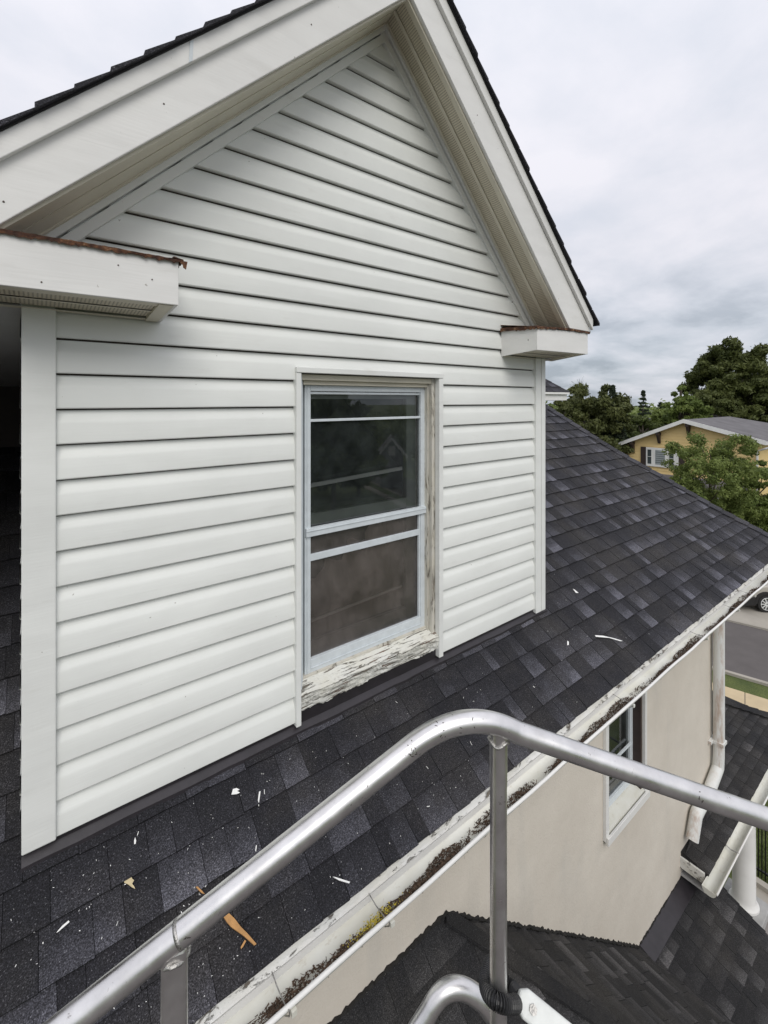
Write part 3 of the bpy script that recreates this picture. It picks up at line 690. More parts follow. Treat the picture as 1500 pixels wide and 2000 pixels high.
# ---- stucco wall below
def wallbox(mbx, x0, x1, z0, z1, y0=Yw, y1=Yw + .2): mbx.box(x0, x1, y0, y1, z0, z1)
lw = [onY(1183, 1400, Yw)[0], onY(1254, 1400, Yw)[0]]; lz0 = onY(1186, 1620, Yw)[2]; lz1 = -2.38
WC = onY(1391, 1300, Yw)[0]
mb = MB(); wallbox(mb, -4, lw[0], G, -1.99); wallbox(mb, lw[1], WC, G, -1.99); wallbox(mb, lw[0], lw[1], G, lz0); wallbox(mb, lw[0], lw[1], lz1, -1.99)
mb.box(WC - .2, WC, Yw + .2, 9, G, -1.99); part('stucco_wall', mb, M['stucco'], house)
mb = MB(); mb.box(-4, 8.0, 1.49, Yw - .001, -2.02, -2.0); part('eave_soffit', mb, M['soffit_grey'], house)
mb = MB(); mb.box(-4, 7.95, 1.470, 1.489, -2.14, -1.985); part('eave_board', mb, M['alu_white'], house)
# ragged dark mastic where roofs meet the wall
mast = plain('black roof mastic', (.012, .011, .010), .7, .4, 40, 0, .4, .6, 80)
# lower window
mb = MB(); cw = .03
mb.box(lw[0] - .05, lw[0] - .0005, Yw - .03, Yw - .0005, lz0 - .05, lz1); mb.box(lw[1] + .0005, lw[1] + .04, Yw - .03, Yw - .0005, lz0 - .05, lz1); mb.box(lw[0] - .05, lw[1] + .06, Yw - .05, Yw - .0305, lz0 - .07, lz0 - .005)
W2 = part('window', mb, M['alu_white'], house, bevel=.003, label='sash window under the main eave')
def w2(name, x0, x1, y0, y1, z0, z1, mat): m = MB(); m.box(x0, x1, y0, y1, z0, z1); return part(name, m, M[mat], W2, bevel=.002)
m = MB(); m.hexa([(lw[0], Yw - .02, lz0 - .03), (lw[1], Yw - .02, lz0 - .03), (lw[1], Yw + .12, lz0 - .03), (lw[0], Yw + .12, lz0 - .03)], [(lw[0], Yw - .02, lz0), (lw[1], Yw - .02, lz0), (lw[1], Yw + .12, lz0 + .04), (lw[0], Yw + .12, lz0 + .04)]); part('sill', m, M['gutter'], W2)
w2('jamb', lw[0] + .001, lw[0] + .03, Yw, Yw + .14, lz0, lz1, 'darkwood'); w2('jamb', lw[1] - .03, lw[1] - .001, Yw, Yw + .14, lz0, lz1, 'darkwood')
w2('stile', lw[0] + .031, lw[0] + .085, Yw + .07, Yw + .11, lz0 + .04, lz1, 'frame'); w2('stile', lw[1] - .085, lw[1] - .031, Yw + .07, Yw + .11, lz0 + .04, lz1, 'frame')
w2('bottom_rail', lw[0] + .086, lw[1] - .086, Yw + .07, Yw + .11, lz0 + .04, lz0 + .10, 'frame'); w2('meeting_rail', lw[0] + .086, lw[1] - .086, Yw + .06, Yw + .11, -2.72, -2.67, 'frame'); w2('glazing_bar', lw[0] + .086, lw[1] - .086, Yw + .055, Yw + .075, -3.25, -3.235, 'frame')
w2('top_rail', lw[0] + .086, lw[1] - .086, Yw + .06, Yw + .11, lz1 - .1, lz1, 'alu_white')
m = MB(); m.quad((lw[0] + .05, Yw + .09, lz0), (lw[1] - .05, Yw + .09, lz0), (lw[1] - .05, Yw + .09, lz1), (lw[0] + .05, Yw + .09, lz1)); part('pane', m, M['glass'], W2)
m = MB(); V = [(lw[0] - .3, Yw + .201, lz0 - .2), (lw[1] + .3, Yw + .201, lz0 - .2), (lw[1] + .3, 3.4, lz0 - .2), (lw[0] - .3, 3.4, lz0 - .2), (lw[0] - .3, Yw + .201, lz1), (lw[1] + .3, Yw + .201, lz1), (lw[1] + .3, 3.4, lz1), (lw[0] - .3, 3.4, lz1)]
m.add(V, [(0, 1, 2, 3), (4, 7, 6, 5), (1, 5, 6, 2), (2, 6, 7, 3), (3, 7, 4, 0)]); part('room', m, M['room'], W2)
# ---- porch roofs
low = []
def lowroof(top_y, top_z, m_, x0, x1, yl, wmin=.10, wmax=.20, ex=.105, seed=5, limf=None, name='roof_deck'):
    nn = Vector((0, -m_, 1)).normalized(); mb = MB()
    f = lambda y: top_z + (y - top_y) * m_
    lf = limf or (lambda s: (x0, x1))
    a0, a1 = lf(yl); b0, b1 = lf(top_y)
    mb.slab([(a0, yl, f(yl) - .004), (a1, yl, f(yl) - .004), (b1, top_y, f(top_y) - .004), (b0, top_y, f(top_y) - .004)], nn, .03); part('roof_deck', mb, M['shingle_dark'], house)
    yy = []; y = yl - .012
    while y < top_y - .02: yy.append((y, min(y + ex, top_y))); y += ex
    return tabs(yy, lf, lambda u, s: (u, s, f(s)), nn, wmin, wmax, seed=seed, over=.02)
# lower front roof B, below the wall foot on the right
Bz = -5.12; Bm = .42
Bx1 = onR(1421, 1747, Yw, Bz, Bm)[0] + .02
V0 = onY(1250, 1855, Yw)
vx = onR(1356, 1990, Yw, Bz, Bm)
def vb(s): return V0[0] + (Yw - s) * (vx[0] - V0[0]) / (Yw - vx[1])
low += lowroof(Yw, Bz, Bm, 0, 0, -.6, limf=lambda s: (vb(s) - .04, Bx1), seed=6)
# hip end A facing right: its foot along the wall falls from the hip corner to V0
HA = onY(870, 1790, Yw); sl_ = (HA[2] - V0[2]) / (V0[0] - HA[0])
def Az(x): return HA[2] - (x - HA[0]) * sl_
nA = Vector((sl_, 0, 1)).normalized()
# eave of A in x, fronted by valley with B; hip with A' (front plane)
mA = .95
def ahip(x): return Yw - (x - HA[0]) * sl_ / mA            # where front plane A' (falls in -y) meets A
mb = MB(); pts = [(HA[0], Yw, HA[2]), (V0[0], Yw, V0[2]), (vb(0.2), 0.2, Az(vb(0.2))), (HA[0] + 1.9, ahip(HA[0] + 1.9), Az(HA[0] + 1.9))]
mb.slab([(p[0], p[1], p[2] - .004) for p in (pts[0], pts[1], (5.4, 1.0, Az(5.4)), (5.4, -.5, Az(5.4)), (5.4, ahip(5.4), Az(5.4)))], nA, .03)
part('roof_deck', mb, M['shingle_dark'], house)
cA = []; x = 5.3
while x > HA[0] + .05: cA.append((x, max(x - .12, HA[0]))); x -= .12
def limA(xx):
    return (max(ahip(xx), -.8), Yw)
low += tabs(cA, limA, lambda u, s: (s, u, Az(s)), nA, .12, .24, seed=9, over=.02)
# front plane A' : level foot on the wall left of the hip
mb = MB(); zt = HA[2]
def limF(s): return (-1.6, HA[0] + (Yw - s) * mA / sl_)
nF = Vector((0, -mA, 1)).normalized(); fF = lambda y: zt + (y - Yw) * mA
mb.slab([(-1.6, -.2, fF(-.2) - .004), (limF(-.2)[1], -.2, fF(-.2) - .004), (limF(Yw)[1], Yw, zt - .004), (-1.6, Yw, zt - .004)], nF, .03); part('roof_deck', mb, M['shingle_dark'], house)
yy = []; y = -.2
while y < Yw - .02: yy.append((y, min(y + .1, Yw))); y += .1
low += tabs(yy, limF, lambda u, s: (u, s, fF(s)), nF, .12, .24, seed=10, over=.02)
# hip batten, dark flashing strips and mastic beads
hb = MB(); p0 = Vector(HA); xx = HA[0] + 2.2; p1 = Vector((xx, ahip(xx), Az(xx))); hb.bar(p0 + Vector((0, 0, .012)), p1 + Vector((0, 0, .012)), .09, .016); part('hip_cap', hb, M['shingle_low'], house)
mb = MB(); nb = Vector((0, -Bm, 1)).normalized()
q = [(V0[0] - .02, Yw - .002), (WC - .9 + .0, Yw - .002), (WC - .9, Yw - .13), (vb(Yw - .13), Yw - .13)]
mb.slab([(a, b, Bz + (b - Yw) * Bm + .02) for a, b in q[::-1]], nb, .006); part('flashing', mb, M['flash'], house)
def bead(a, b, nm_, r=.010):
    mbx = MB(); a, b = Vector(a), Vector(b); N = int((b - a).length / .02); pth = []
    for i in range(N + 1):
        p = a.lerp(b, i / N); pth.append(p + Vector((random.uniform(-.004, .004), random.uniform(-.003, .003), random.uniform(-.008, .008) + .006)))
    mbx.tube(pth, [r * random.uniform(.5, 1.5) for _ in pth], 6); part('mastic_bead', mbx, mast, house)
bead((-1, Yw - .004, zt + .02), (HA[0], Yw - .004, zt + .02), '', .012); bead((HA[0], Yw - .004, HA[2] + .02), (V0[0], Yw - .004, V0[2] + .02), '', .012)
bead((V0[0], Yw - .004, Bz + .012), (WC - .6, Yw - .004, Bz + .012), '', .006)
# porch roof C to the right, past the wall corner
Cz, Cm = -4.83, .25; cy_e = 1.66; CX0 = 5.46
_h0, _h1 = onR(1415, 1372, Yw, Cz, Cm), onR(1500, 1400, Yw, Cz, Cm)
def hipCx(s): return _h0[0] + (_h0[1] - s) * (_h1[0] - _h0[0]) / (_h0[1] - _h1[1])
mb = MB(); fC = lambda y: Cz + (y - Yw) * Cm; nC = Vector((0, -Cm, 1)).normalized(); ctop = 3.0
mb.slab([(CX0, cy_e, fC(cy_e) - .004), (hipCx(cy_e), cy_e, fC(cy_e) - .004), (hipCx(ctop), ctop, fC(ctop) - .004), (CX0, ctop, fC(ctop) - .004)], nC, .05); part('roof_deck', mb, M['shingle_dark'], house)
yy = []; y = cy_e - .01
while y < 1.98: yy.append((y, y + .105)); y += .105
hipC = lambda s: 8.75 - (s - 1.9) * 1.2
def limC2(s): return (WC + .002 if s > Yw - .02 else CX0, hipCx(s))
yy2 = [(y, y + .105) for y in np.arange(cy_e - .01, ctop - .1, .105)]
lowC = tabs([(float(a), float(b)) for a, b in yy2], limC2, lambda u, s: (u, s, fC(s)), nC, .11, .22, seed=12, over=.02)
low += lowC
# hip of roof C and the face that falls away behind it
k = 0; y = cy_e - .02
while y < ctop:
    y2 = y + .11; mb = MB(); mb.bar((hipCx(y), y, fC(y) + .030), (hipCx(y2 + .03), y2 + .03, fC(y2) + .022), .16, .012); part('hip_cap', mb, M['shingle_low'], house); y = y2
mb = MB(); mb.add([(hipCx(cy_e), cy_e, fC(cy_e)), (hipCx(cy_e), 5.5, fC(cy_e)), (hipCx(ctop), 5.5, fC(ctop)), (hipCx(ctop), ctop, fC(ctop))], [(0, 1, 2, 3)]); part('roof_deck', mb, M['shingle_low'], house)
lm = MB()
for t in low: tab_mb(t, lm)
part('shingle', lm, M['shingle_low'], house, kind='stuff', label='dark shingles of the lower porch roofs')
# half round gutter of roof C
ctr = (1.605, -4.905); gr = .062
mb = MB(); k = 13; vs = [(x, ctr[0] + gr * math.cos(math.pi + math.pi * i / (k - 1)) * 1., ctr[1] + gr * math.sin(math.pi + math.pi * i / (k - 1)) * .95) for x in (CX0 - .13, 9.15) for i in range(k)]
mb.add(vs, [(i, i + 1, k + i + 1, k + i) for i in range(k - 1)]); g2 = part('gutter', mb, M['gutter'], house, smooth=True, label='half round gutter on the low porch eave'); q = g2.modifiers.new('s', 'SOLIDIFY'); q.thickness = .003
mb = MB(); mb.add([(CX0 - .131, v[1], v[2]) for v in vs[:k]], [tuple(range(k))]); ec = part('end_cap', mb, M['gutter'], g2); q = ec.modifiers.new('s', 'SOLIDIFY'); q.thickness = .004
mb = MB(); mb.tube([(CX0 - .13, ctr[0] - gr - .004, ctr[1] + .002), (9.15, ctr[0] - gr - .004, ctr[1] + .002)], .009, 8); part('rolled_lip', mb, M['alu_white'], g2, smooth=True)
for x in (6.0, 6.9, 7.9, 8.9):
    mb = MB(); mb.tube([(x, cy_e + .01, ctr[1] + .02), (x, ctr[0], ctr[1] - .004), (x, ctr[0] - gr - .01, ctr[1] + .008)], .006, 6); part('hanger', mb, M['metal_dull'], g2)
mb = MB(); mb.box(CX0 - .02, CX0 + .0, cy_e + .02, Yw, fC(Yw) - .16, fC(Yw) - .05); mb.box(CX0, 9.15, cy_e + .012, cy_e + .03, fC(cy_e) - .2, fC(cy_e) - .055); part('eave_board', mb, M['peel_eave'], house)
mb = MB(); mb.box(CX0, 9.15, cy_e + .031, Yw + .6, fC(cy_e) - .2, fC(cy_e) - .18); part('eave_soffit', mb, M['soffit_grey'], house)
# porch column and base
cb = onT(1453, 1762, 6.5); ct_z = fC(cy_e) - .2
mb = MB(); hgt = ct_z - cb[2]; mb.lathe([(.175, 0), (.175, .03), (.150, .05), (.137, .10), (.135, hgt * .4), (.125, hgt - .12), (.16, hgt - .08), (.16, hgt)], cb, 28); cl = part('column', mb, M['alu_white'], house, autos=40)
mb = MB(); mb.box(cb[0] - .25, cb[0] + .25, cb[1] - .25, cb[1] + .25, cb[2] - .12, cb[2] - .001); part('plinth', mb, plain('grey painted plinth', (.36, .36, .35), .8, .15, 8), cl, bevel=.01)
# terrace of grey slabs
tz = cb[2] - .12; ter = MB(); ter.box(Bx1 + .1, 8.72, -1.2, 2.15, G, tz - .021)
te = solo('terrace', ter, M['concrete'], kind='structure'); 
mslab = plain('grey terrace slab', (.26, .24, .23), .85, .12, 5, 0, .3, .2, 40)
for i in range(4):
    for j in range(5):
        mb = MB(); x0 = Bx1 + .12 + i * .62; y0 = -1.15 + j * .66; mb.box(x0, x0 + .605, y0, y0 + .645, tz - .02, tz); part('slab', mb, mslab, te)
mb = MB(); mb.box(8.64, 8.74, -1.2, 2.17, tz - .02, tz + .05); part('edging', mb, M['concrete'], te)
# ---- downspout
ds = [(1404, 1195), (1404, 1495), (1385, 1545), (1360, 1590), (1352, 1640)]
dsY = Yw - .075
mb = MB(); pth = [onY(*q, dsY) for q in ds]
fine = []
for i in range(len(pth) - 1):
    n_ = 14 if i else 4
    for j in range(n_): fine.append(Vector(pth[i]).lerp(Vector(pth[i + 1]), j / n_))
fine.append(Vector(pth[-1]))
# smooth the bends
fine = [fine[0]] + [(fine[i - 1] + fine[i] * 2 + fine[i + 1]) / 4 if 0 < i < len(fine) - 1 else fine[i] for i in range(1, len(fine))]
fine[0].z = gz - .12
DR = .058
def mk_dsp():
    m = NT('white downspout with rust and painted side shade'); st = m.ramp(m.noise(3, 6, .7, (3, 3, .6)), [(.45, 0.), (.62, .65)])
    g = m.n('ShaderNodeNewGeometry'); sp = m.n('ShaderNodeSeparateXYZ'); m.l(g.outputs['Normal'], sp.inputs[0])
    side = m.ramp(m.math('MULTIPLY', sp.outputs[0], -1), [(.25, 0.), (.6, 1.)])  # brown shade of the left side painted in, broken up with rust streaks
    m.col(m.mix(m.math('MULTIPLY', st, side), (.70, .71, .69), (.34, .19, .10))); m.rough(.5); return m.m
M['dsp'] = mk_dsp()
mb.tube(fine, [DR if i < 30 else DR * (1 + .02 * (i % 2)) for i in range(len(fine))], 16); dsp = part('downspout', mb, M['dsp'], house, autos=50)
for zz in (onY(1404, 1448, dsY)[2],):
    mb = MB(); xx = onY(1404, 1448, dsY)[0]; mb.box(xx - DR - .006, xx + DR + .006, dsY - DR - .006, dsY + DR + .02, zz - .02, zz + .02); mb.box(xx - DR - .06, xx - DR, dsY + .04, Yw, zz - .018, zz + .018); part('strap', mb, M['dsp'], dsp, bevel=.004)
# ---- upper rear gable bit of the same house
p = onY(1112, 766, 5.0); q0 = onY(1104, 782, 5.0); tp = onY(1055, 712, 5.0)
mb = MB(); ex = p[0]; ez = p[2]; sl2 = (tp[2] - p[2]) / (p[0] - tp[0])
mm = .8
mb.slab([(3.5, 5.0, ez), (ex, 5.0, ez), (ex - 1.6, 6.6, ez + 1.6 * mm), (3.5, 6.6, ez + 1.6 * mm)], (0, -mm, 1), .03)
mb.slab([(ex, 5.0, ez), (ex, 9.0, ez), (ex - 1.6, 9.0, ez + 1.6 * mm), (ex - 1.6, 6.6, ez + 1.6 * mm)], (mm, 0, 1), .03); part('roof_deck', mb, M['shingle_dark'], house)
um = MB()
for t in tabs([(5.0 + .13 * i - .01, 5.0 + .13 * (i + 1)) for i in range(12)], lambda s: (3.6, ex - (s - 5.0)), lambda u, s: (u, s, ez + (s - 5.0) * mm), Vector((0, -mm, 1)).normalized(), .12, .28, seed=20, over=.02): tab_mb(t, um)
part('shingle', um, M['shingle'], house, kind='stuff', label='shingles of the small rear roof')
mb = MB(); mb.box(3.5, ex - .06, 5.02, 5.05, ez - .165, ez - .03); mb.box(ex - .09, ex - .06, 5.05, 9, ez - .165, ez - .03); part('eave_board', mb, M['alu_white'], house)
mb = MB(); mb.box(3.5, ex - .03, 4.975, 5.02, ez - .045, ez - .006); part('gutter', mb, M['alu_white'], house)
mb = MB(); mb.box(3.5, ex - .06, 5.05, 5.4, ez - .17, ez - .15); part('eave_soffit', mb, M['soffit_grey'], house)
mb = MB(); mb.box(3.5, ex - .36, 5.38, 8.8, -2.5, ez - .17); part('wall', mb, M['stucco'], house)
# ------------------------------------------------------------------ lift platform rail
rail = thing('platform_rail', onT(972, 2100, .92), 'bent aluminium guard rail tube across the foreground', 'guard rail')
def bez(a, b, c, n=14): return [(a * (1 - t) ** 2 + b * 2 * t * (1 - t) + c * t * t) for t in [i / n for i in range(n + 1)]]
A = Vector(onT(-160, 2236, .60)); B = Vector(onT(800, 1462, .85)); Cc = Vector(onT(905, 1375, .885)); D = Vector(onT(1010, 1430, .90)); Ee = Vector(onT(1700, 1669, .90))
mb = MB(); pth = [A.lerp(B, i / 16) for i in range(16)] + bez(B, Cc, D, 22) + [D.lerp(Ee, i / 14) for i in range(1, 15)]
tr_path = list(pth); mb.tube(pth, .0200, 28); part('top_rail', mb, M['metal'], rail, smooth=True)
mb = MB(); p = Vector(onT(973.5, 1418, .90)); mb.tube([p + Vector((0, 0, -.005)), p + Vector((0, 0, -.115))], .0172, 20); mb.tube([p + Vector((0, 0, -.1155)), p + Vector((0, 0, -1.1))], .0166, 20); part('post', mb, M['metal'], rail, autos=40)
mb = MB()                                             # weld collar
rg = [p + Vector((math.cos(a) * .0185, math.sin(a) * .0185, -.028 + .004 * math.sin(3 * a))) for a in [2 * math.pi * i / 24 for i in range(25)]]
mb.tube(rg, .0032, 6); part('weld', mb, M['metal_dull'], rail, smooth=True)
def at_px(px):
    lo, hi = 0., 1.
    for _ in range(40):
        m_ = (lo + hi) / 2
        if proj(A.lerp(B, m_))[0] < px: lo = m_
        else: hi = m_
    return A.lerp(B, lo)
mb = MB(); p2 = at_px(341); dr_ = (B - A); dr_.z = 0; dr_.normalize(); pr_ = Vector((-dr_.y, dr_.x, 0))
hw = .0185
mb.hexa([p2 + dr_ * i * hw + pr_ * j * hw + Vector((0, 0, -.9)) for i, j in ((-1, -1), (1, -1), (1, 1), (-1, 1))], [p2 + dr_ * i * hw + pr_ * j * hw + Vector((0, 0, -.004)) for i, j in ((-1, -1), (1, -1), (1, 1), (-1, 1))])
po = part('post', mb, M['metal'], rail, bevel=.005)
mb = MB(); N = 40; pth = []
for i in range(N + 1):
    a = 2 * math.pi * i / N; q = p2 + dr_ * math.cos(a) * .021 + pr_ * math.sin(a) * .021; q.z = p2.z - .020 - .005 * abs(math.cos(a)) + random.uniform(-.001, .001); pth.append(q)
mb.tube(pth, .003, 6); part('weld', mb, M['metal_dull'], rail, smooth=True)
mb = MB(); t_ = .59; c0 = A.lerp(B, (t_)); 
# sleeve seam ring near the square post
c0 = at_px(352); dd = (B - A).normalized(); mb.tube([c0 - dd * .003, c0 + dd * .003], .0204, 28); part('seam_ring', mb, M['metal_dull'], rail, smooth=True)
# scuffs where the rail paint and metal are chewed up
sc_ = plain('dark scuffed metal', (.035, .028, .024), .7, .4, 80)
rs = random.Random(8)
def scuff(px, n_, sp_):
    best = min(rail_path, key=lambda q: abs(proj(q)[0] - px)); i_ = rail_path.index(best); d_ = (rail_path[min(i_ + 1, len(rail_path) - 1)] - rail_path[i_ - 1]).normalized()
    view = (-best); view = (view - d_ * view.dot(d_)).normalized(); side = d_.cross(view)
    for _ in range(n_):
        a_ = rs.gauss(.25, .35); o_ = (view * math.cos(a_) + side * math.sin(a_)); c = best + d_ * rs.gauss(0, sp_) + o_ * .0197
        e1 = (d_ * rs.uniform(-1, 1) + o_.cross(d_) * rs.uniform(-1, 1)).normalized(); e2 = o_.cross(e1); l_, w_ = rs.uniform(.0008, .0032), rs.uniform(.0003, .0009)
        m_ = MB(); m_.slab([c - e1 * l_ - e2 * w_, c + e1 * l_ - e2 * w_ * .4, c + e1 * l_ * .7 + e2 * w_, c - e1 * l_ * .8 + e2 * w_], o_, .0012); m_.v = [tuple(Vector(v) + o_ * .0007) for v in m_.v]; part('scuff', m_, sc_, rail)
rail_path = tr_path
for q in ((796, 26, .008), (862, 9, .004), (905, 4, .012), (700, 3, .02), (1365, 5, .004), (430, 4, .03)): scuff(*q)
# lower mid rail hoop
A2, B2, C2, D2, E2 = Vector(onT(740, 2130, 1.02)), Vector(onT(838, 1975, 1.06)), Vector(onT(878, 1893, 1.08)), Vector(onT(945, 1958, 1.08)), Vector(onT(972, 1998, 1.08))
mb = MB(); pth = [A2.lerp(B2, i / 5) for i in range(5)] + bez(B2, C2, D2, 20) + [D2.lerp(E2, i / 3) for i in range(1, 4)]
mb.tube(pth, .0205, 24); part('mid_rail', mb, M['metal'], rail, smooth=True)
# corrugated black hose looped round the post
mb = MB(); keys = [(960, 1880, 1.02), (952, 1893, .98), (948, 1915, .93), (952, 1938, .90), (968, 1955, .875), (990, 1962, .88), (1008, 1960, .91)]
pk = [Vector(onT(*q)) for q in keys]
def smoothpath(pk, n):
    res = []
    for i in range(len(pk) - 1):
        p0, p1, p2_, p3 = pk[max(i - 1, 0)], pk[i], pk[i + 1], pk[min(i + 2, len(pk) - 1)]
        for j in range(n):
            t = j / n; res.append(.5 * ((2 * p1) + (p2_ - p0) * t + (2 * p0 - 5 * p1 + 4 * p2_ - p3) * t * t + (3 * p1 - p0 - 3 * p2_ + p3) * t ** 3))
    return res + [pk[-1]]
pp = smoothpath(pk, 24); hose = solo('corrugated_hose', (mb.tube(pp, [.0100 if i % 4 < 2 else .0138 for i in range(len(pp))], 14), mb)[1], M['rubber'], 'black corrugated hose looped round the upright post', 'hose')
mb = MB(); pk = [Vector(onT(*q)) for q in ((955, 1886, 1.03), (975, 1905, 1.03), (998, 1925, 1.02), (1016, 1948, .99))]; pp = smoothpath(pk, 20)
h2 = bpy.data.objects.new('loop', mesh('loop', (mb.tube(pp, [.0100 if i % 3 else .0128 for i in range(len(pp))], 14), mb)[1], M['rubber'], (hose.location.x, hose.location.y, hose.location.z - EYE))); COL.objects.link(h2); h2.parent = hose
# flattened white bar with a bolt
bar_r = thing('latch_bar', onT(1022, 1955, .93), 'white painted latch bar with bolt behind the hose', 'bar')
u0, u1 = Vector(onT(1024, 1958, .92)), Vector(onT(1150, 2062, .88)); dd = (u1 - u0).normalized(); nn_ = Vector((-.35, -.6, .72)); rr = dd.cross(nn_).normalized(); nn_ = rr.cross(dd)
mb = MB(); hw = .0215; pts = [u0 - rr * hw * .55 - dd * .012, u0 - rr * hw - dd * -.004, u1 - rr * hw, u1 + rr * hw, u0 + rr * hw + dd * .004, u0 + rr * hw * .55 - dd * .012]
mb.slab(pts, nn_ if (Vector((0, 0, 0)) - u0).dot(nn_) > 0 else -nn_, .016); part('plate', mb, M['plate'], bar_r, bevel=.004)
sg = 1 if (Vector((0, 0, 0)) - u0).dot(nn_) > 0 else -1
mb = MB(); bc_ = u0 + dd * .018; mb.tube([bc_ - nn_ * sg * .001, bc_ + nn_ * sg * .004], .008, 6); part('bolt', mb, M['metal_dull'], bar_r)
# ------------------------------------------------------------------ debris on roof
def roofpt(px, py, up=.02): p = onR(px, py, 2.0, -1.6, RM); return Vector((p[0], p[1], p[2] + up))
nr = Vector((0, -RM, 1)).normalized()
def flat_piece(name, pxs, mat, label, cat, th=.002, up=.0175, group=None):
    pts = [roofpt(*q, up) for q in pxs]; mb = MB(); 
    mb.slab(pts, nr, th); mb.v = [tuple(v) for v in mb.v]; return solo(name, mb, mat, label, cat, group)
flat_piece('cedar_splinter', [(424, 1786), (432, 1783), (458, 1808), (470, 1824), (484, 1838), (501, 1858), (497, 1861), (476, 1842), (452, 1825), (444, 1816)], M['cedar'], 'long orange cedar splinter lying on the shingles below the rail', 'wood splinter', .006, .026)
flat_piece('cedar_splinter', [(382, 1745), (386, 1744), (396, 1754), (400, 1759), (394, 1757)], M['cedar'], 'thin cedar tip showing above the tube rail', 'wood splinter', .004, .024)
flat_piece('cedar_splinter', [(478, 1848), (481, 1850), (475, 1861), (471, 1866), (470, 1862), (473, 1857)], M['cedar'], 'tiny cedar sliver beside the long splinter', 'wood splinter', .003, .022)
flat_piece('paper_chip', [(244, 1722), (252, 1716), (256, 1720), (258, 1727), (262, 1730), (258, 1737), (262, 1742), (264, 1747), (258, 1744), (250, 1738), (243, 1735), (241, 1728)], M['tan'], 'tan leaf shaped chip on the near shingles', 'chip', .003, .020)
flat_piece('paint_chip', [(252, 1700), (254, 1700), (254, 1717), (252, 1717)], M['whitechip'], 'thin white sliver above the tan chip', 'paint chip')
flat_piece('paint_chip', [(455, 1549), (462, 1547), (468, 1550), (463, 1553), (469, 1556), (462, 1559), (452, 1560)], M['whitechip'], 'notched white paint chip below the flashing', 'paint chip')
flat_piece('paint_chip', [(506, 1554), (509, 1553), (506, 1575), (503, 1577)], M['whitechip'], 'upright white sliver right of the notched chip', 'paint chip')
flat_piece('paint_chip', [(262, 1650), (264, 1644), (266, 1651), (265, 1657), (262, 1658)], M['whitechip'], 'small white lens shaped flake under the corner board', 'paint chip')
flat_piece('paint_chip', [(134, 1808), (136, 1811), (113, 1831), (110, 1832), (122, 1818)], M['whitechip'], 'long white sliver at the far left of the roof', 'paint chip')
flat_piece('paint_chip', [(1119, 1154), (1123, 1156), (1130, 1162), (1125, 1162)], M['whitechip'], 'white wedge chip right of the dormer corner', 'paint chip')
flat_piece('paint_chip', [(1162, 1246), (1178, 1247), (1200, 1252), (1216, 1257), (1212, 1257.5), (1190, 1251), (1164, 1249)], M['whitechip'], 'long white curl of paint near the gutter', 'paint chip', .003, .021)
flat_piece('paint_chip', [(1108, 1256), (1111, 1258), (1111, 1264), (1108, 1265)], M['whitechip'], 'short white flake beside the long curl', 'paint chip')
flat_piece('paint_chip', [(650, 1723), (656, 1724), (684, 1733), (682, 1736), (662, 1730)], M['whitechip'], 'white curved sliver at the eave edge', 'paint chip', .004, .022)
rr_ = random.Random(5); fl = MB(); tw = MB()
for i in range(700):
    px, py = rr_.uniform(20, 1330), rr_.uniform(1120, 1990); q = roofpt(px, py, .018)
    if not (EAVE_Y + .01 < q.y < 1.93 or (q.y >= 1.93 and q.x > XR + .03)) or q.y > 3.0 or q.x > 6: continue
    if q.x > XR and rr_.random() < .3: continue
    a = rr_.uniform(0, 6.28); l_, w_ = rr_.uniform(.0006, .0028), rr_.uniform(.0006, .0013)
    if rr_.random() < .07: l_ *= 2.6
    d1 = Vector((math.cos(a), math.sin(a), math.sin(a) * RM)); d2 = nr.cross(d1)
    (fl).add([q - d1 * l_ - d2 * w_, q + d1 * l_ - d2 * w_ * .4, q + d1 * l_ * .8 + d2 * w_, q - d1 * l_ + d2 * w_ * .7], [(0, 1, 2, 3)])
for i in range(34):
    px, py = rr_.uniform(60, 1300), rr_.uniform(1200, 1980); q = roofpt(px, py, .021)
    if not (EAVE_Y + .01 < q.y < 1.93) or q.x > 4.2: continue
    a = rr_.uniform(0, 6.28); l_, w_ = rr_.uniform(.004, .010), rr_.uniform(.0008, .0022); d1 = Vector((math.cos(a), math.sin(a), math.sin(a) * RM)); d2 = nr.cross(d1)
    pz = [q + d1 * (-l_ + 2 * l_ * t_ / 4) + nr * (.004 * (t_ / 4 - .5) ** 2 * rr_.uniform(0, 3)) for t_ in range(5)]
    fl.add([p_ + d2 * sg_ * w_ * rr_.uniform(.6, 1) for p_ in pz for sg_ in (-1, 1)], [(2 * t_, 2 * t_ + 1, 2 * t_ + 3, 2 * t_ + 2) for t_ in range(4)])
solo('paint_flakes', fl, M['whitechip'], 'tiny white paint flakes scattered over the dark shingles', 'paint flakes', kind='stuff')
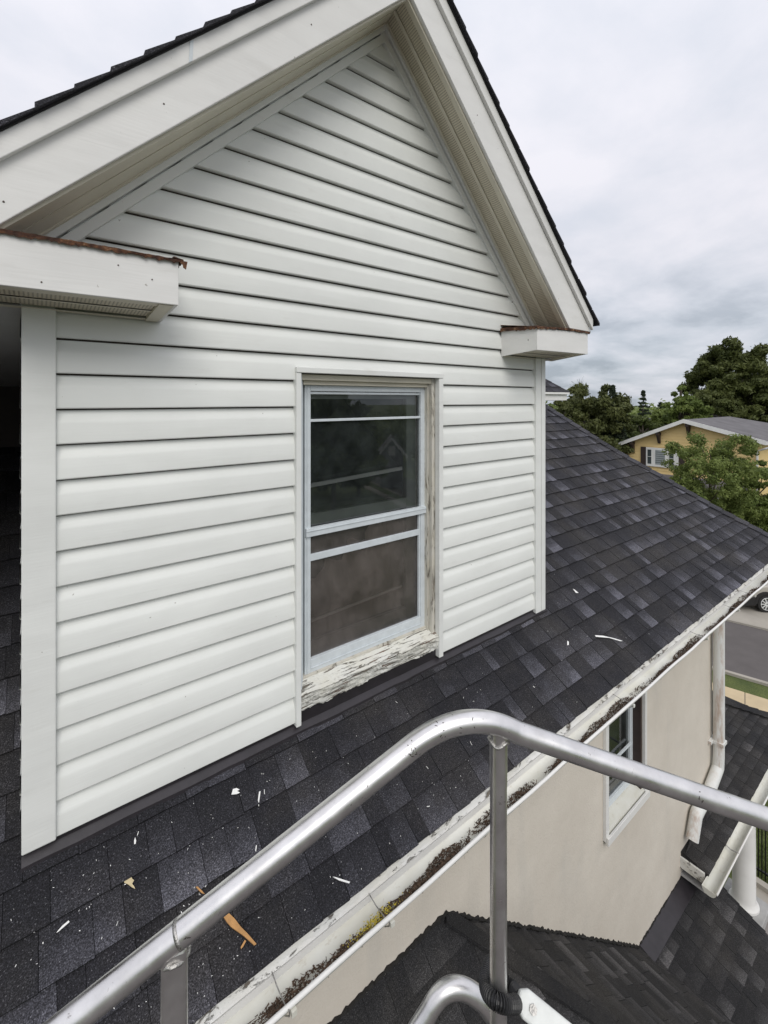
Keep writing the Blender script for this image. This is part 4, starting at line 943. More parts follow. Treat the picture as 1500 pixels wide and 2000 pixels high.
# leaf litter in the gutter
lit = MB(); mo = MB(); chips = MB()
r2 = random.Random(11)
for i in range(26000):
    x = r2.uniform(-.2, 7.6)
    dens = .60 + .55 * math.sin(x * 3.1 + .6) * math.sin(x * 7.7 + 1) + .25 * math.sin(x * 23)
    if r2.random() > dens: continue
    y = 1.366 + r2.random() ** 1.2 * (.066 + .014 * math.sin(x * 4.7) + .008 * math.sin(x * 19))
    floor = gz - .002 - GRz * math.sqrt(max(0, 1 - ((y - GC) / GRy) ** 2))
    hgt = .042 * (1 - (y - 1.366) / .095) + .004 * math.sin(x * 37)
    z = floor + .003 + r2.random() * max(hgt, .003)
    l_ = r2.uniform(.003, .012); w_ = r2.uniform(.001, .0035); e_ = r2.gauss(0, .35)
    if r2.random() < .05: l_ *= 2.4; w_ = .0012
    a = r2.uniform(0, 6.28); d1 = Vector((math.cos(a) * math.cos(e_), math.sin(a) * math.cos(e_) * .5, math.sin(e_))); d2 = d1.cross(Vector((r2.random() - .5, r2.random() - .5, 1))).normalized()
    q = Vector((x, y, z)); lit.add([q - d1 * l_ - d2 * w_, q + d1 * l_ - d2 * w_ * .3, q + d1 * l_ + d2 * w_, q - d1 * l_ + d2 * w_], [(0, 1, 2, 3)])
solo('leaf_litter', lit, M['debris'], 'brown leaf litter and twigs lying in the main gutter', 'leaf litter', kind='stuff')
mx = onY(735, 1770, 1.38)[0]
for i in range(420):
    x = r2.gauss(mx, .055); yy_ = 1.372 + r2.random() * .035; q = Vector((x, yy_, gz - .040 + r2.random() * .035)); a = r2.uniform(0, 6.28); l_ = r2.uniform(.002, .006)
    d1 = Vector((math.cos(a), math.sin(a), r2.uniform(-.3, .8))); d2 = Vector((-d1.y, d1.x, 0)); mo.add([q - d1 * l_, q + d2 * l_ * .4, q + d1 * l_, q - d2 * l_ * .4], [(0, 1, 2, 3)])
solo('moss', mo, M['moss'], 'bright yellow moss growing in the gutter litter', 'moss', kind='stuff')
# ------------------------------------------------------------------ neighbour house
NX = 33.0
nh = thing('house', (NX, 11.3, G), 'yellow gabled house with white trim and dark brackets across the street', 'house')
def nx(px, py, x=NX): return onX(px, py, x)
yl_, yr_, ya_ = nx(1202, 868), nx(1497, 863), nx(1335, 820)
def mk_ysid():
    m = NT('yellow clapboard'); n = m.ramp(m.noise(1.2, 4), [(.3, 0.), (.7, 1.)]); m.col(m.mix(n, (.70, .52, .23), (.77, .58, .28))); m.rough(.7); return m.m
M['ysid'] = mk_ysid()
M['groof'] = plain('grey asphalt roof', (.135, .130, .135), .9, .2, 1.2, 0, .3, .5, 14)
M['nwhite'] = plain('white painted trim', (.74, .74, .72), .5, .06, 2)
yL, yR = yl_[1] - .55, yr_[1] + .55
def nline(y):      # underside of the roof
    return ya_[2] + (ya_[2] - yl_[2]) / (ya_[1] - yl_[1]) * (y - ya_[1]) * (1 if y > ya_[1] else 0) * -1 * -1 if y > ya_[1] else ya_[2] - (ya_[2] - yr_[2]) / (ya_[1] - yr_[1]) * (ya_[1] - y)
slL = (ya_[2] - yl_[2]) / (yl_[1] - ya_[1]); slR = (ya_[2] - yr_[2]) / (ya_[1] - yr_[1])
def nroof(y): return ya_[2] - slL * (y - ya_[1]) if y > ya_[1] else ya_[2] - slR * (ya_[1] - y)
# clapboard gable wall, real laps
NWX = NX + .45; z = G; wl = MB(); bd = .2; kk = 0
def ylim(z):
    a = yL; b = yR
    if z > nroof(yL) - .12: a = ya_[1] + (ya_[2] - .12 - z) / slL
    if z > nroof(yR) - .12: b = ya_[1] - (ya_[2] - .12 - z) / slR
    return a, b
while z < ya_[2] - .3:
    z1 = z + bd; a, b = ylim(z); a2, b2 = ylim(z1)
    if a2 <= b2: break
    v = [(NWX - .03, a, z), (NWX - .03, b, z), (NWX, b2, z1), (NWX, a2, z1)]
    if z > -6.2 and z1 < ya_[2] and kk < 60:
        m1 = MB(); m1.add(v + [(NWX, a, z), (NWX, b, z)], [(0, 1, 2, 3), (0, 4, 5, 1)]); part('clapboard', m1, M['ysid'], nh); kk += 1
    else: wl.add(v, [(0, 1, 2, 3)])
    z = z1
a, b = ylim(z); wl.add([(NWX, a, z), (NWX, b, z), (NWX, ya_[1], ya_[2] - .1)], [(0, 1, 2)])
wl.quad((NWX, yR, G), (46, yR, G), (46, yR, nroof(yR)), (NWX, yR, nroof(yR))); wl.quad((NWX, yL, G), (46, yL, G), (46, yL, nroof(yL)), (NWX, yL, nroof(yL)))
part('wall', wl, M['ysid'], nh)
RX = 42.0
for sgn, ye, sl3 in ((1, yl_[1], slL), (-1, yr_[1], slR)):
    mb = MB(); ze = ya_[2] - sl3 * abs(ye - ya_[1])
    pts = [(NX, ye, ze), (NX, ya_[1], ya_[2]), (RX, ya_[1], ya_[2]), (RX + 5, ye, ze)]
    mb.slab([(p[0], p[1], p[2] + .02) for p in pts], (0, sgn * sl3, 1), .1); part('roof', mb, M['groof'], nh)
    mb = MB(); d = Vector((0, ye - ya_[1], ze - ya_[2])); 
    mb.hexa([(NX - .06, ye, ze - .20), (NX - .01, ye, ze - .20), (NX - .01, ya_[1], ya_[2] - .20), (NX - .06, ya_[1], ya_[2] - .20)], [(NX - .06, ye, ze + .05), (NX - .01, ye, ze + .05), (NX - .01, ya_[1], ya_[2] + .05), (NX - .06, ya_[1], ya_[2] + .05)])
    part('rake_board', mb, M['nwhite'], nh)
    mb = MB(); mb.box(NX, RX + 5, ye - .05, ye + .05, ze - .18, ze - .0); part('gutter', mb, M['nwhite'], nh)
mb = MB(); mb.add([(RX, ya_[1], ya_[2]), (RX + 5, yl_[1], yl_[2]), (RX + 5, yr_[1], yr_[2])], [(0, 1, 2)]); part('roof', mb, M['groof'], nh)
for (px, ) in ((1232,), (1283,), (1341,), (1465,)):
    y = nx(px, 850)[1]; zt_ = nroof(y) - .21; mb = MB(); mb.box(NX, NWX - .035, y - .10, y + .10, zt_ - .18, zt_); 
    mb.hexa([(NWX - .12, y - .08, zt_ - .75), (NWX - .035, y - .08, zt_ - .75), (NWX - .035, y + .08, zt_ - .75), (NWX - .12, y + .08, zt_ - .75)], [(NX + .05, y - .08, zt_ - .181), (NWX - .035, y - .08, zt_ - .181), (NWX - .035, y + .08, zt_ - .181), (NX + .05, y + .08, zt_ - .181)])
    part('bracket', mb, M['darkwood'], nh)
wy0, wy1 = nx(1263, 890, NWX)[1], nx(1326, 890, NWX)[1]; wz0, wz1 = nx(1290, 912, NWX)[2], nx(1290, 875, NWX)[2]
mb = MB(); mb.box(NWX - .10, NWX - .035, wy1, wy0, wz0, wz1); nwn = part('window', mb, M['nwhite'], nh)
gdk = plain('dark reflecting panes', (.05, .06, .07), .15, .2, 2); gdl = plain('window blinds', (.30, .33, .34), .5, .1, 3)
wwid = wy0 - wy1
for f0, f1, blind in ((.05, .17, 0), (.30, .60, 1), (.73, .86, 0)):
    ya2, yb2 = wy0 - wwid * f1, wy0 - wwid * f0; mb = MB(); mb.box(NWX - .112, NWX - .101, ya2, yb2, wz0 + .16, wz1 - .14); pn = part('pane', mb, gdl if blind else gdk, nwn)
    for k in range(1, 3 if not blind else 7):
        zz = wz0 + .16 + (wz1 - wz0 - .30) * k / (2 if not blind else 7)
        mb = MB(); mb.box(NWX - .122, NWX - .1125, ya2, yb2, zz - .012, zz + .012); part('glazing_bar' if not blind else 'blind_slat', mb, M['nwhite'] if not blind else gdk, nwn)
for y0_, y1_ in ((wy0 + .02, wy0 + .36), (wy1 - .36, wy1 - .02)):
    mb = MB(); mb.box(NWX - .075, NWX - .035, y0_, y1_, wz0 - .02, wz1 + .0); part('shutter', mb, M['darkwood'], nh)
mb = MB(); y = nx(1231, 900, NWX)[1]; zt_ = nroof(yl_[1]) - .15
mb.tube([(NX + .1, yl_[1], zt_), (NX + .2, yl_[1] - .1, zt_ - .2), (NWX - .1, y + .05, zt_ - .75), (NWX - .1, y, zt_ - .95), (NWX - .1, y, G)], .06, 8); part('downspout', mb, M['nwhite'], nh)
mb = MB(); y = nx(1480, 900, NWX)[1]; zt_ = nroof(yr_[1]) - .1; mb.tube([(NX + .1, yr_[1] - .6, zt_), (NX + .1, yr_[1] + .05, zt_ - .3), (NWX - .1, y, zt_ - .5), (NWX - .1, y, G)], .06, 8); part('downspout', mb, M['nwhite'], nh)
zp = nx(1290, 926, NX - 2.5)[2] - 1.15                             # lower porch roof under the window
mb = MB(); mb.slab([(NX - 2.5, 8, zp - .3), (NX - 2.5, 16.2, zp - .3), (NWX, 16.2, zp + .75), (NWX, 8, zp + .75)][::-1], (-.3, 0, 1), .12); part('porch_roof', mb, M['groof'], nh)
# a grey gable roof further back
def simple_house(name, x0, x1, y0, y1, ze, zr, wall, roof, label, ridge='x'):
    t = thing(name, ((x0 + x1) / 2, (y0 + y1) / 2, G), label, 'house')
    mb = MB(); mb.box(x0, x1, y0, y1, G, ze)
    ym, xm = (y0 + y1) / 2, (x0 + x1) / 2
    if ridge == 'x': mb.add([(x0, y0, ze), (x0, y1, ze), (x0, ym, zr - .1)], [(0, 1, 2)]); mb.add([(x1, y0, ze), (x1, y1, ze), (x1, ym, zr - .1)], [(0, 1, 2)])
    else: mb.add([(x0, y0, ze), (x1, y0, ze), (xm, y0, zr - .1)], [(0, 1, 2)]); mb.add([(x0, y1, ze), (x1, y1, ze), (xm, y1, zr - .1)], [(0, 1, 2)])
    part('wall', mb, wall, t)
    o = .4; mb = MB()
    if ridge == 'x':
        for s in (-1, 1):
            ye = y0 - o if s < 0 else y1 + o; zz = ze - (zr - ze) * o / (ym - y0); mb.slab([(x0 - o, ye, zz), (x1 + o, ye, zz), (x1 + o, ym, zr), (x0 - o, ym, zr)], (0, s * .5, 1), .14)
    else:
        for s in (-1, 1):
            xe = x0 - o if s < 0 else x1 + o; zz = ze - (zr - ze) * o / (xm - x0); mb.slab([(xe, y0 - o, zz), (xe, y1 + o, zz), (xm, y1 + o, zr), (xm, y0 - o, zr)], (s * .5, 0, 1), .14)
    part('roof', mb, roof, t)
    return t
q = onX(1373, 806, 58.); h3 = simple_house('house', 58, 68, q[1] - 4, q[1] + 4, q[2] - 1.9, q[2] + .1, M['nwhite'], M['groof'], 'distant grey roofed house just behind the yellow one', 'x')
q = onX(1165 + 100, 830, 64.); h4 = simple_house('house', 64, 72, q[1] - 3.5, q[1] + 3, q[2] - 1.3, q[2] + .8, M['nwhite'], M['groof'], 'small white walled house glimpsed between the far trees', 'y')
# grey cottage and trees across the back, seen only as reflections in the dormer window
gc = thing('house', (30, -36, G), 'grey cottage seen as a reflection in the dormer pane', 'house')
M['gwall'] = plain('grey painted boards', (.30, .31, .33), .7, .1, 2)
def refl(px, py, t, yp=2.07):                              # mirror point of a pane pixel at path depth t
    p = onT(px, py, t); return (p[0], 2 * yp - p[1], p[2])
g0, g1, ga = refl(738, 873, 44), refl(793, 890, 44), refl(751, 856, 44)
gx = Vector((g1[0] - g0[0], g1[1] - g0[1], 0)); gw = gx.length; gx.normalize(); gb = Vector((gx.y, -gx.x, 0))
if gb.y > 0: gb = -gb
o0 = Vector((g0[0], g0[1], 0)); zev = (g0[2] + g1[2]) / 2 - .4
def gp(a, b, z): v = o0 + gx * a * gw + gb * b; return (v.x, v.y, z)
mb = MB(); mb.hexa([gp(.1, 0, G), gp(.9, 0, G), gp(.9, 6, G), gp(.1, 6, G)], [gp(.1, 0, zev), gp(.9, 0, zev), gp(.9, 6, zev), gp(.1, 6, zev)]); mb.add([gp(.1, 0, zev), gp(.9, 0, zev), gp(.5, 0, ga[2] - .1)], [(0, 1, 2)]); part('wall', mb, M['gwall'], gc)
for a in (-.05, 1.05):
    mb = MB(); mb.slab([gp(a, -.2, zev - .2), gp(.5, -.2, ga[2]), gp(.5, 6.2, ga[2]), gp(a, 6.2, zev - .2)], (0, 0, 1), .18); part('roof', mb, M['groof'], gc)
    mb = MB(); mb.bar(gp(a, -.24, zev - .2), gp(.5, -.24, ga[2]), .08, .22); part('rake_board', mb, M['nwhite'], gc)
mb = MB(); mb.hexa([gp(.38, -.05, zev + .0), gp(.62, -.05, zev + .0), gp(.62, -.01, zev), gp(.38, -.01, zev)], [gp(.38, -.05, zev + .9), gp(.62, -.05, zev + .9), gp(.62, -.01, zev + .9), gp(.38, -.01, zev + .9)]); part('window', mb, M['nwhite'], gc)
# ------------------------------------------------------------------ trees
def mk_leaf(name, d, l, warm=0):
    m = NT(name); a = m.attr(); n = m.noise(.45, 3, .6)
    f = m.math('ADD', m.math('MULTIPLY', a[0], .65), m.math('MULTIPLY', m.ramp(n, [(.35, 0.), (.65, 1.)]), .35))
    c = m.mix(f, d, l); m.col(c); m.rough(.62); m.b.inputs['Specular IOR Level'].default_value = .3
    tr = m.n('ShaderNodeBsdfTranslucent'); m.l(c, tr.inputs[0]); mx = m.n('ShaderNodeMixShader'); mx.inputs[0].default_value = .3
    m.l(m.b.outputs[0], mx.inputs[1]); m.l(tr.outputs[0], mx.inputs[2]); m.l(mx.outputs[0], m.o.inputs[0]); return m.m
M['bark'] = plain('grey brown bark', (.09, .075, .06), .9, .3, 8, 0, .3, .6, 30)
LEAF = {'dark': mk_leaf('dark olive leaves', (.038, .056, .018), (.115, .145, .042)), 'maple': mk_leaf('maple leaves', (.045, .062, .018), (.145, .165, .048)),
        'light': mk_leaf('light green leaves', (.075, .115, .025), (.20, .25, .065)), 'mid': mk_leaf('mid green leaves', (.075, .115, .028), (.25, .30, .085)),
        'con': mk_leaf('conifer needles', (.026, .042, .026), (.07, .09, .05)), 'brownish': mk_leaf('olive brown leaves', (.045, .058, .020), (.135, .15, .046))}
def leaves(cents, rads, n, size, seed, flat=.8, droop=0):
    r = np.random.default_rng(seed); k = len(cents); cents = np.array(cents); rads = np.array(rads)
    wgt = rads ** 2; wgt = wgt / wgt.sum(); idx = r.choice(k, n, p=wgt)
    d = r.normal(size=(n, 3)); d /= np.linalg.norm(d, axis=1)[:, None]
    rad = rads[idx] * (1.02 - np.abs(r.normal(0, .34, n))).clip(.05, 1.3) * (1 + .25 * np.sin(d[:, 0] * 5 + idx) * np.sin(d[:, 2] * 6 + idx * 2))
    p = cents[idx] + d * rad[:, None] * np.array([1, 1, flat])
    # leaf quads
    ax = d + r.normal(0, .7, (n, 3)); ax /= np.linalg.norm(ax, axis=1)[:, None]
    t = np.cross(ax, r.normal(size=(n, 3))); t /= np.linalg.norm(t, axis=1)[:, None]; b = np.cross(ax, t)
    s = size * r.uniform(.55, 1.25, n)[:, None]
    v = np.stack([p - t * s, p + b * s * .42, p + t * s, p - b * s * .42], 1).reshape(-1, 3)
    tone = (r.uniform(0, 1, n) * .6 + .4 * r.uniform(0, 1, k)[idx])
    return v, tone
def leafmesh(name, v, tone, mat):
    n = len(v) // 4; me = bpy.data.meshes.new(name); me.vertices.add(len(v)); me.vertices.foreach_set('co', v.astype(np.float32).ravel())
    me.loops.add(len(v)); me.loops.foreach_set('vertex_index', np.arange(len(v), dtype=np.int32)); me.polygons.add(n)
    me.polygons.foreach_set('loop_start', np.arange(0, len(v), 4, dtype=np.int32)); me.polygons.foreach_set('loop_total', np.full(n, 4, dtype=np.int32))
    me.update(calc_edges=True)
    at = me.color_attributes.new('tone', 'FLOAT_COLOR', 'CORNER'); c = np.repeat(tone, 4); at.data.foreach_set('color', np.stack([c, c, c, np.ones_like(c)], 1).astype(np.float32).ravel())
    me.materials.append(mat); return me
def crown_tree(name, pos, top, base, rx, n, size, mat, label, seed, nclump=26, gap=1., cr=.36, group=None, shape='round', trunkr=.22, zbase=None):
    top += 0
    """pos (x,y); top/base crown heights relative to the eye; rx crown radius"""
    r = random.Random(seed); t = thing(name, (pos[0], pos[1], G), label, 'tree', group); h = top - base; cz = (top + base) / 2
    cents, rads = [], []
    for i in range(nclump):
        a = r.uniform(0, 6.283); q = r.uniform(-1, 1); rr0 = math.sqrt(1 - q * q) if shape == 'round' else (1 - (q + 1) / 2) ** .8 * 1.0 + .08
        f = r.uniform(.35, .93) ** .8 if shape == 'round' else r.uniform(.3, .8)
        cr_i = rx * cr * r.uniform(.65, 1.2) * (1 if shape == 'round' else (1.2 - .75 * (q + 1) / 2))
        cents.append((math.cos(a) * rr0 * f * rx, math.sin(a) * rr0 * f * rx, cz - G + q * f / (.86 if shape == 'round' else .8) * (h / 2 - cr_i * .55))); rads.append(cr_i)
    v, tone = leaves(cents, rads, n, size, seed, .75)
    o = bpy.data.objects.new('crown', leafmesh('crown', v, tone, mat)); COL.objects.link(o); o.parent = t
    mb = MB(); z0 = 0.; zt_ = cz - G + h * .2
    org = Vector((pos[0], pos[1], G)); pth = [org + Vector((0, 0, 0)), org + Vector((.08 * rx * r.uniform(-1, 1), .05 * rx, zt_ * .45)), org + Vector((0, 0, zt_))]
    mb.tube(pth, [trunkr, trunkr * .75, trunkr * .25], 8)
    for i in range(min(nclump, 16)):
        s = pth[1].lerp(pth[2], r.uniform(0, .8)); e = org + Vector(cents[i]); md = s.lerp(e, .5) + Vector((0, 0, .06 * h)); mb.tube([s, md, e], [trunkr * .35, trunkr * .2, trunkr * .06], 5)
    part('trunk', mb, M['bark'], t)
    return t
def tree_px(name, px, ytop, ybase, t, wpx, n, size, mat, label, seed, **k):
    top = onT(px, ytop, t); base = onT(px, ybase, t); return crown_tree(name, (top[0], top[1]), top[2], base[2], wpx / 2 / Fp * t, n, size, LEAF[mat], label, seed, **k)
tree_px('broadleaf_tree', 1150, 754, 905, 34, 168, 26000, .17, 'brownish', 'dark olive broad tree behind the roof hip', 21, nclump=110, cr=.17)
tree_px('broadleaf_tree', 1100, 778, 905, 31, 84, 9000, .17, 'brownish', 'dark round tree against the small rear roof', 22, cr=.2, nclump=60)
tree_px('broadleaf_tree', 1196, 800, 915, 36, 70, 6000, .18, 'dark', 'low dark tree left of the yellow house', 23, cr=.3)
def conifer(px, ytop, ybase, t, wpx, label, seed, lay=13, n=420, size=.16, gappy=.25):
    r = random.Random(seed); top = onT(px, ytop, t); base = onT(px, ybase, t); rx = wpx / 2 / Fp * t; h = top[2] - base[2]
    th = thing('conifer_tree', (top[0], top[1], G), label, 'tree'); cents = []; rads = []
    for i in range(lay):
        f = i / (lay - 1); z = base[2] - G + h * f; rad = rx * (1 - f) ** .85 + .06 * rx; nb = max(3, int(9 * (1 - f) + 2))
        for j in range(nb):
            if r.random() < gappy * .6: continue
            a = 6.283 * j / nb + r.uniform(-.4, .4); L_ = rad * r.uniform(.6, 1.15)
            for q in (.35, .65, .95): cents.append((math.cos(a) * L_ * q, math.sin(a) * L_ * q, z - .08 * L_ * q + r.uniform(-.08, .08))); rads.append(max(h / lay * .40 * (1.1 - q * .5), .05) * 1.1)
    cents.append((0, 0, top[2] - G - .05 * h)); rads.append(.04 * h)
    v, tone = leaves(cents, rads, n * lay, size, seed, .55)
    o = bpy.data.objects.new('crown', leafmesh('crown', v, tone, LEAF['con'])); COL.objects.link(o); o.parent = th
    mb = MB(); og = Vector((top[0], top[1], G)); mb.tube([og, Vector((top[0], top[1], top[2]))], [.18, .02], 7)
    for i in range(0, len(cents) - 1, 3):
        e = og + Vector(cents[i + 2]) if i + 2 < len(cents) else og; mb.tube([(og.x, og.y, e.z + .1), e], [.03, .01], 4)
    part('trunk', mb, M['bark'], th); return th
conifer(1197, 757, 850, 33, 58, 'ragged dark conifer rising right of the olive tree', 31, n=300)
conifer(1180, 764, 850, 35, 30, 'thin conifer top left of the ragged conifer', 34, n=120)
conifer(1256, 765, 850, 55, 42, 'pointed spruce standing alone on the skyline', 32, n=280, size=.2)
conifer(1290, 788, 850, 62, 34, 'small distant spruce right of the pointed one', 33, n=170, size=.25)
tree_px('broadleaf_tree', 1228, 803, 880, 50, 50, 4500, .25, 'mid', 'green tree at the foot of the pointed spruce, left side', 41)
tree_px('broadleaf_tree', 1256, 806, 880, 47, 62, 6000, .23, 'dark', 'dark green round tree below the pointed spruce', 42)
tree_px('broadleaf_tree', 1292, 798, 870, 52, 56, 5000, .26, 'mid', 'mid green tree right of the spruce foot', 43)
tree_px('broadleaf_tree', 1232, 845, 925, 37, 62, 4500, .18, 'light', 'light green shrubby tree at the left eave of the yellow house', 44)
tree_px('broadleaf_tree', 1338, 772, 850, 46, 88, 12000, .19, 'light', 'bright light green tree before the big maple', 45, cr=.2, nclump=70)
tree_px('broadleaf_tree', 1330, 740, 800, 47, 34, 1500, .17, 'light', 'thin airy top left of the big maple', 46, cr=.3, nclump=18)
tree_px('broadleaf_tree', 1440, 664, 860, 54, 190, 52000, .25, 'maple', 'huge dark maple towering over the yellow house', 47, nclump=190, cr=.145)
tree_px('broadleaf_tree', 1393, 758, 850, 50, 96, 14000, .22, 'maple', 'lower dark bough tree in front of the maple', 48, nclump=80, cr=.19)
tree_px('broadleaf_tree', 1480, 740, 860, 51, 120, 18000, .23, 'maple', 'dark green tree at the right frame edge by the maple', 49, nclump=90, cr=.18)
# bare twiggy top
bt = thing('bare_tree', onT(1132, 850, 36)[:2] + (G,), 'thin bare twig tree above the olive tree', 'tree'); mb = MB(); r = random.Random(3); o = Vector(onT(1132, 850, 36)); tp = Vector(onT(1132, 746, 36))
mb.tube([(o.x, o.y, G), tp], [.12, .015], 6)
for i in range(26):
    s = o.lerp(tp, r.uniform(.7, .97)); mb.tube([s, s + Vector((r.uniform(-.7, .7), r.uniform(-.7, .7), r.uniform(.2, .8)))], [.012, .004], 4)
part('trunk', mb, M['bark'], bt)
# near trees in front of the yellow house
tree_px('garden_tree', 1388, 836, 1010, 23, 178, 22000, .085, 'mid', 'airy green tree in front of the yellow house', 51, nclump=110, cr=.16, trunkr=.10)
tree_px('garden_tree', 1335, 935, 1075, 22.5, 110, 14000, .085, 'mid', 'leafy tree beside the long roof hip', 52, nclump=60, cr=.2, trunkr=.10)
tree_px('garden_tree', 1482, 874, 1110, 24.5, 116, 24000, .095, 'light', 'bright green bushy tree at the right frame edge', 53, nclump=90, cr=.19, trunkr=.10)
tree_px('garden_tree', 1425, 955, 1120, 24, 150, 26000, .09, 'mid', 'dense green tree above the right end of the hip', 54, nclump=90, cr=.19, trunkr=.10)
tree_px('garden_tree', 1545, 940, 1110, 25, 110, 9000, .1, 'mid', 'green tree cut by the right frame edge', 55, nclump=50, cr=.22, trunkr=.10)
# far wood closing the horizon
wr = np.random.default_rng(77); nn2 = 900; az = wr.uniform(0, 6.283, nn2); ds_ = wr.uniform(95, 170, nn2)
hgt = wr.uniform(3.5, 7.6, nn2) + 1.2 * np.sin(az * 23); cen = np.stack([np.cos(az) * ds_, np.sin(az) * ds_, G + hgt * .5 + EYE], 1)
v, tone = leaves(list(cen), list(hgt * .62), 60000, .9, 78, .85)
wd_ = bpy.data.objects.new('wood', leafmesh('wood', v, tone, LEAF['mid'])); COL.objects.link(wd_); tag(wd_, 'far line of woodland along the horizon', 'wood', kind='stuff')
# reflected trees behind the camera
def rtree(px, ytop, t, wpx, seed, kind, label):
    p = refl(px, ytop, t); crown_tree('broadleaf_tree', (p[0], p[1]), p[2], G + 1.0, wpx / 2 / Fp * t, 5000, .35, LEAF[kind], label, seed, nclump=40, cr=.3)
rtree(650, 745, 34, 190, 61, 'dark', 'tall dark tree reflected in the upper pane')
rtree(560, 800, 40, 160, 62, 'dark', 'dark tree reflected at the left of the pane')
rtree(800, 812, 60, 170, 63, 'mid', 'far tree reflected at the right of the pane')
rtree(700, 880, 40, 120, 64, 'mid', 'green bush mass reflected beside the cottage')
rtree(900, 800, 55, 150, 65, 'mid', 'green tree reflected behind the grey cottage')
# ------------------------------------------------------------------ fence
fn = thing('picket_fence', (9.95, 2.4, G), 'black iron picket fence beyond the white column', 'fence')
fy0 = onZ(1474, 1740, G); fx = fy0[0] + .35
for i in range(64):
    y = 2.75 - i * .05
    mb = MB(); mb.tube([(fx, y, G), (fx, y, G + 1.02)], .010, 6); part('picket', mb, M['rubber'], fn)
for zz in (.12, .92):
    mb = MB(); mb.box(fx - .015, fx + .015, -1.2, 2.8, G + zz, G + zz + .03); part('rail', mb, M['rubber'], fn)
# grass blades tufts on the near lawn
gb_ = []
r3 = np.random.default_rng(4); n = 26000
X_ = r3.uniform(10.0, 15.6, n); Y_ = r3.uniform(1.0, 5.2, n); hh = r3.uniform(.03, .08, n); a = r3.uniform(0, 6.28, n)
b0 = np.stack([X_, Y_, np.full(n, G)], 1); dxy = np.stack([np.cos(a), np.sin(a), np.zeros(n)], 1) * .006; ln = r3.normal(0, .02, (n, 3)); ln[:, 2] = hh
v = np.stack([b0 - dxy, b0 + dxy, b0 + ln + dxy * .2, b0 + ln - dxy * .2], 1).reshape(-1, 3); v[:, 2] += EYE
go = bpy.data.objects.new('grass', leafmesh('grass', v, r3.uniform(0, 1, n), LEAF['light'])); COL.objects.link(go); tag(go, 'short lawn grass beside the pavement', 'grass', kind='stuff')
# ------------------------------------------------------------------ parked car, nose to the left
cz_ = G + .035; wc = onZ(1497, 1196, cz_)
car = thing('parked_car', (wc[0], wc[1], cz_), 'beige crossover car with black arches parked on the driveway', 'car')
fd = Vector((sdx * -1, sdy * -1, 0)); fd = Vector((c_, -s_, 0))           # body runs to the right of the frame
sd_ = Vector((s_, c_, 0))                                                # away from the viewer
wo = Vector((wc[0], wc[1], cz_))
def cp(a, b, z): return tuple(wo + fd * a + sd_ * b + Vector((0, 0, z)))
M['cpaint'] = plain('beige car paint', (.42, .40, .35), .25, .04, 3); M['cblack'] = plain('black plastic cladding', (.012, .012, .013), .5, .2, 20); M['cglass'] = plain('dark car glass', (.02, .022, .025), .08, .1, 3)
prof_c = [(-.92, .32), (-.95, .60), (-.85, .82), (-.55, .95), (.45, 1.08), (1.10, 1.62), (1.6, 1.70), (2.7, 1.66), (3.35, 1.20), (3.55, 1.0), (3.6, .45), (3.5, .32)]
mb = MB(); k = len(prof_c); vs = [cp(a, b, z) for b in (.04, 1.80) for a, z in prof_c] 
vs = [cp(a, .05 + (.12 if z > 1.1 else 0) + (.05 if z < .4 else 0), z) for a, z in prof_c] + [cp(a, 1.8 - (.12 if z > 1.1 else 0), z) for a, z in prof_c]
mb.add(vs, [tuple(range(k)), tuple(range(2 * k - 1, k - 1, -1))] + [(i, k + i, k + (i + 1) % k, (i + 1) % k) for i in range(k)]); part('body', mb, M['cpaint'], car, bevel=.04)
mb = MB(); mb.add([cp(.62, .12, 1.12), cp(1.16, .155, 1.56), cp(2.6, .155, 1.58), cp(3.15, .12, 1.18)], [(0, 1, 2, 3)]); part('side_window', mb, M['cglass'], car)
mb = MB(); mb.add([cp(.50, .2, 1.115), cp(.50, 1.65, 1.115), cp(1.08, 1.6, 1.61), cp(1.08, .26, 1.61)], [(0, 1, 2, 3)]); part('windscreen', mb, M['cglass'], car)
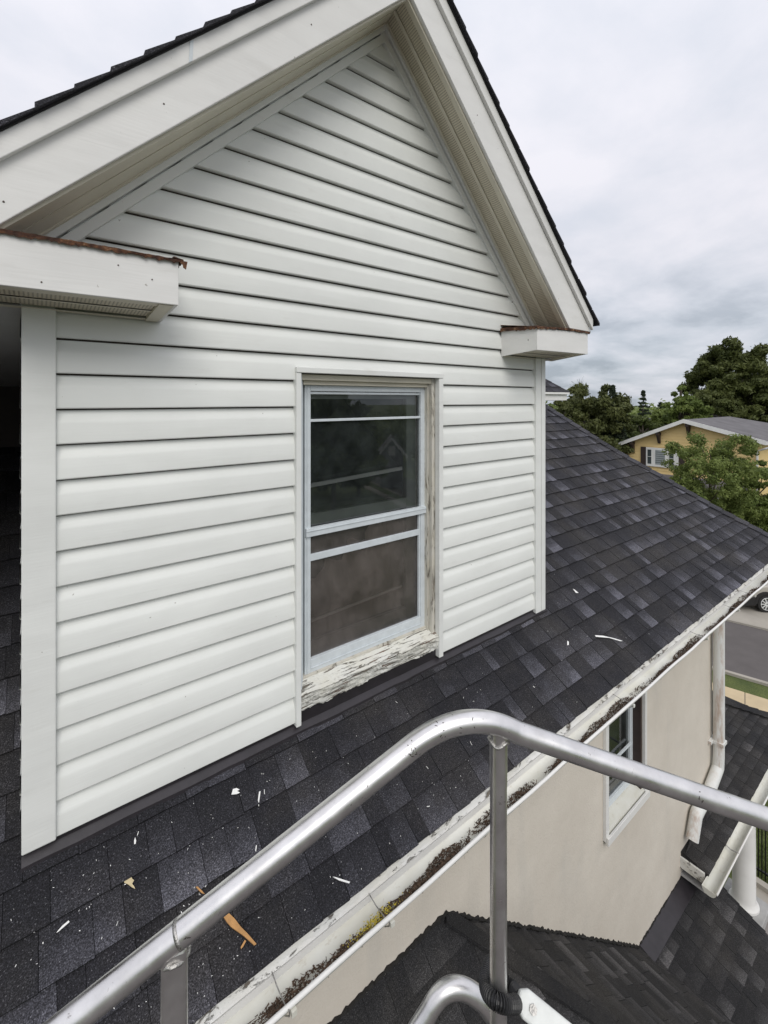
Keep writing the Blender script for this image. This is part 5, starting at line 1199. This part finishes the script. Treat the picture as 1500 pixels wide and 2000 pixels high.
for wxx in (0, 2.65):
    mb = MB(); arc = [(math.cos(a), math.sin(a)) for a in [math.pi * i / 14 for i in range(15)]]
    for (c0, s0), (c1, s1) in zip(arc, arc[1:]): mb.hexa([cp(wxx + c0 * .36, -.01, .34 + s0 * .36), cp(wxx + c0 * .47, -.01, .34 + s0 * .47), cp(wxx + c1 * .47, -.01, .34 + s1 * .47), cp(wxx + c1 * .36, -.01, .34 + s1 * .36)], [cp(wxx + c0 * .36, .08, .34 + s0 * .36), cp(wxx + c0 * .47, .08, .34 + s0 * .47), cp(wxx + c1 * .47, .08, .34 + s1 * .47), cp(wxx + c1 * .36, .08, .34 + s1 * .36)])
    part('arch', mb, M['cblack'], car)
    mb = MB(); mb.tube([cp(wxx, -.015, .34), cp(wxx, .2, .34)], .345, 28); wh = part('wheel', mb, M['cblack'], car)
    for i in range(10):
        a = 6.283 * i / 10; m2 = MB(); m2.bar(cp(wxx + math.cos(a) * .03, -.03, .34 + math.sin(a) * .03), cp(wxx + math.cos(a) * .235, -.03, .34 + math.sin(a) * .235), .035, .02, up=tuple(sd_)); part('spoke', m2, M['plate'], wh)
    m2 = MB(); ring = [cp(wxx + math.cos(6.283 * i / 28) * .24, -.028, .34 + math.sin(6.283 * i / 28) * .24) for i in range(29)]; m2.tube(ring, .012, 6); part('rim', m2, M['plate'], wh)
mb = MB(); mb.hexa([cp(-.99, -.005, .26), cp(-.4, -.005, .26), cp(-.4, 1.75, .26), cp(-.99, 1.75, .26)], [cp(-.985, -.005, .58), (cp(-.42, -.005, .60)), cp(-.42, 1.75, .60), cp(-.985, 1.75, .58)]); mb.hexa([cp(.45, .0, .28), cp(2.2, .0, .28), cp(2.2, .3, .28), cp(.45, .3, .28)], [cp(.45, .0, .42), cp(2.2, .0, .42), cp(2.2, .3, .42), cp(.45, .3, .42)]); part('bumper', mb, M['cblack'], car, bevel=.02)
mb = MB(); mb.hexa([cp(-.90, .02, .66), cp(-.62, .035, .70), cp(-.62, .2, .70), cp(-.94, .2, .66)], [cp(-.86, .02, .78), cp(-.60, .035, .82), cp(-.6, .2, .82), cp(-.9, .2, .78)]); part('headlight', mb, M['frame'], car)
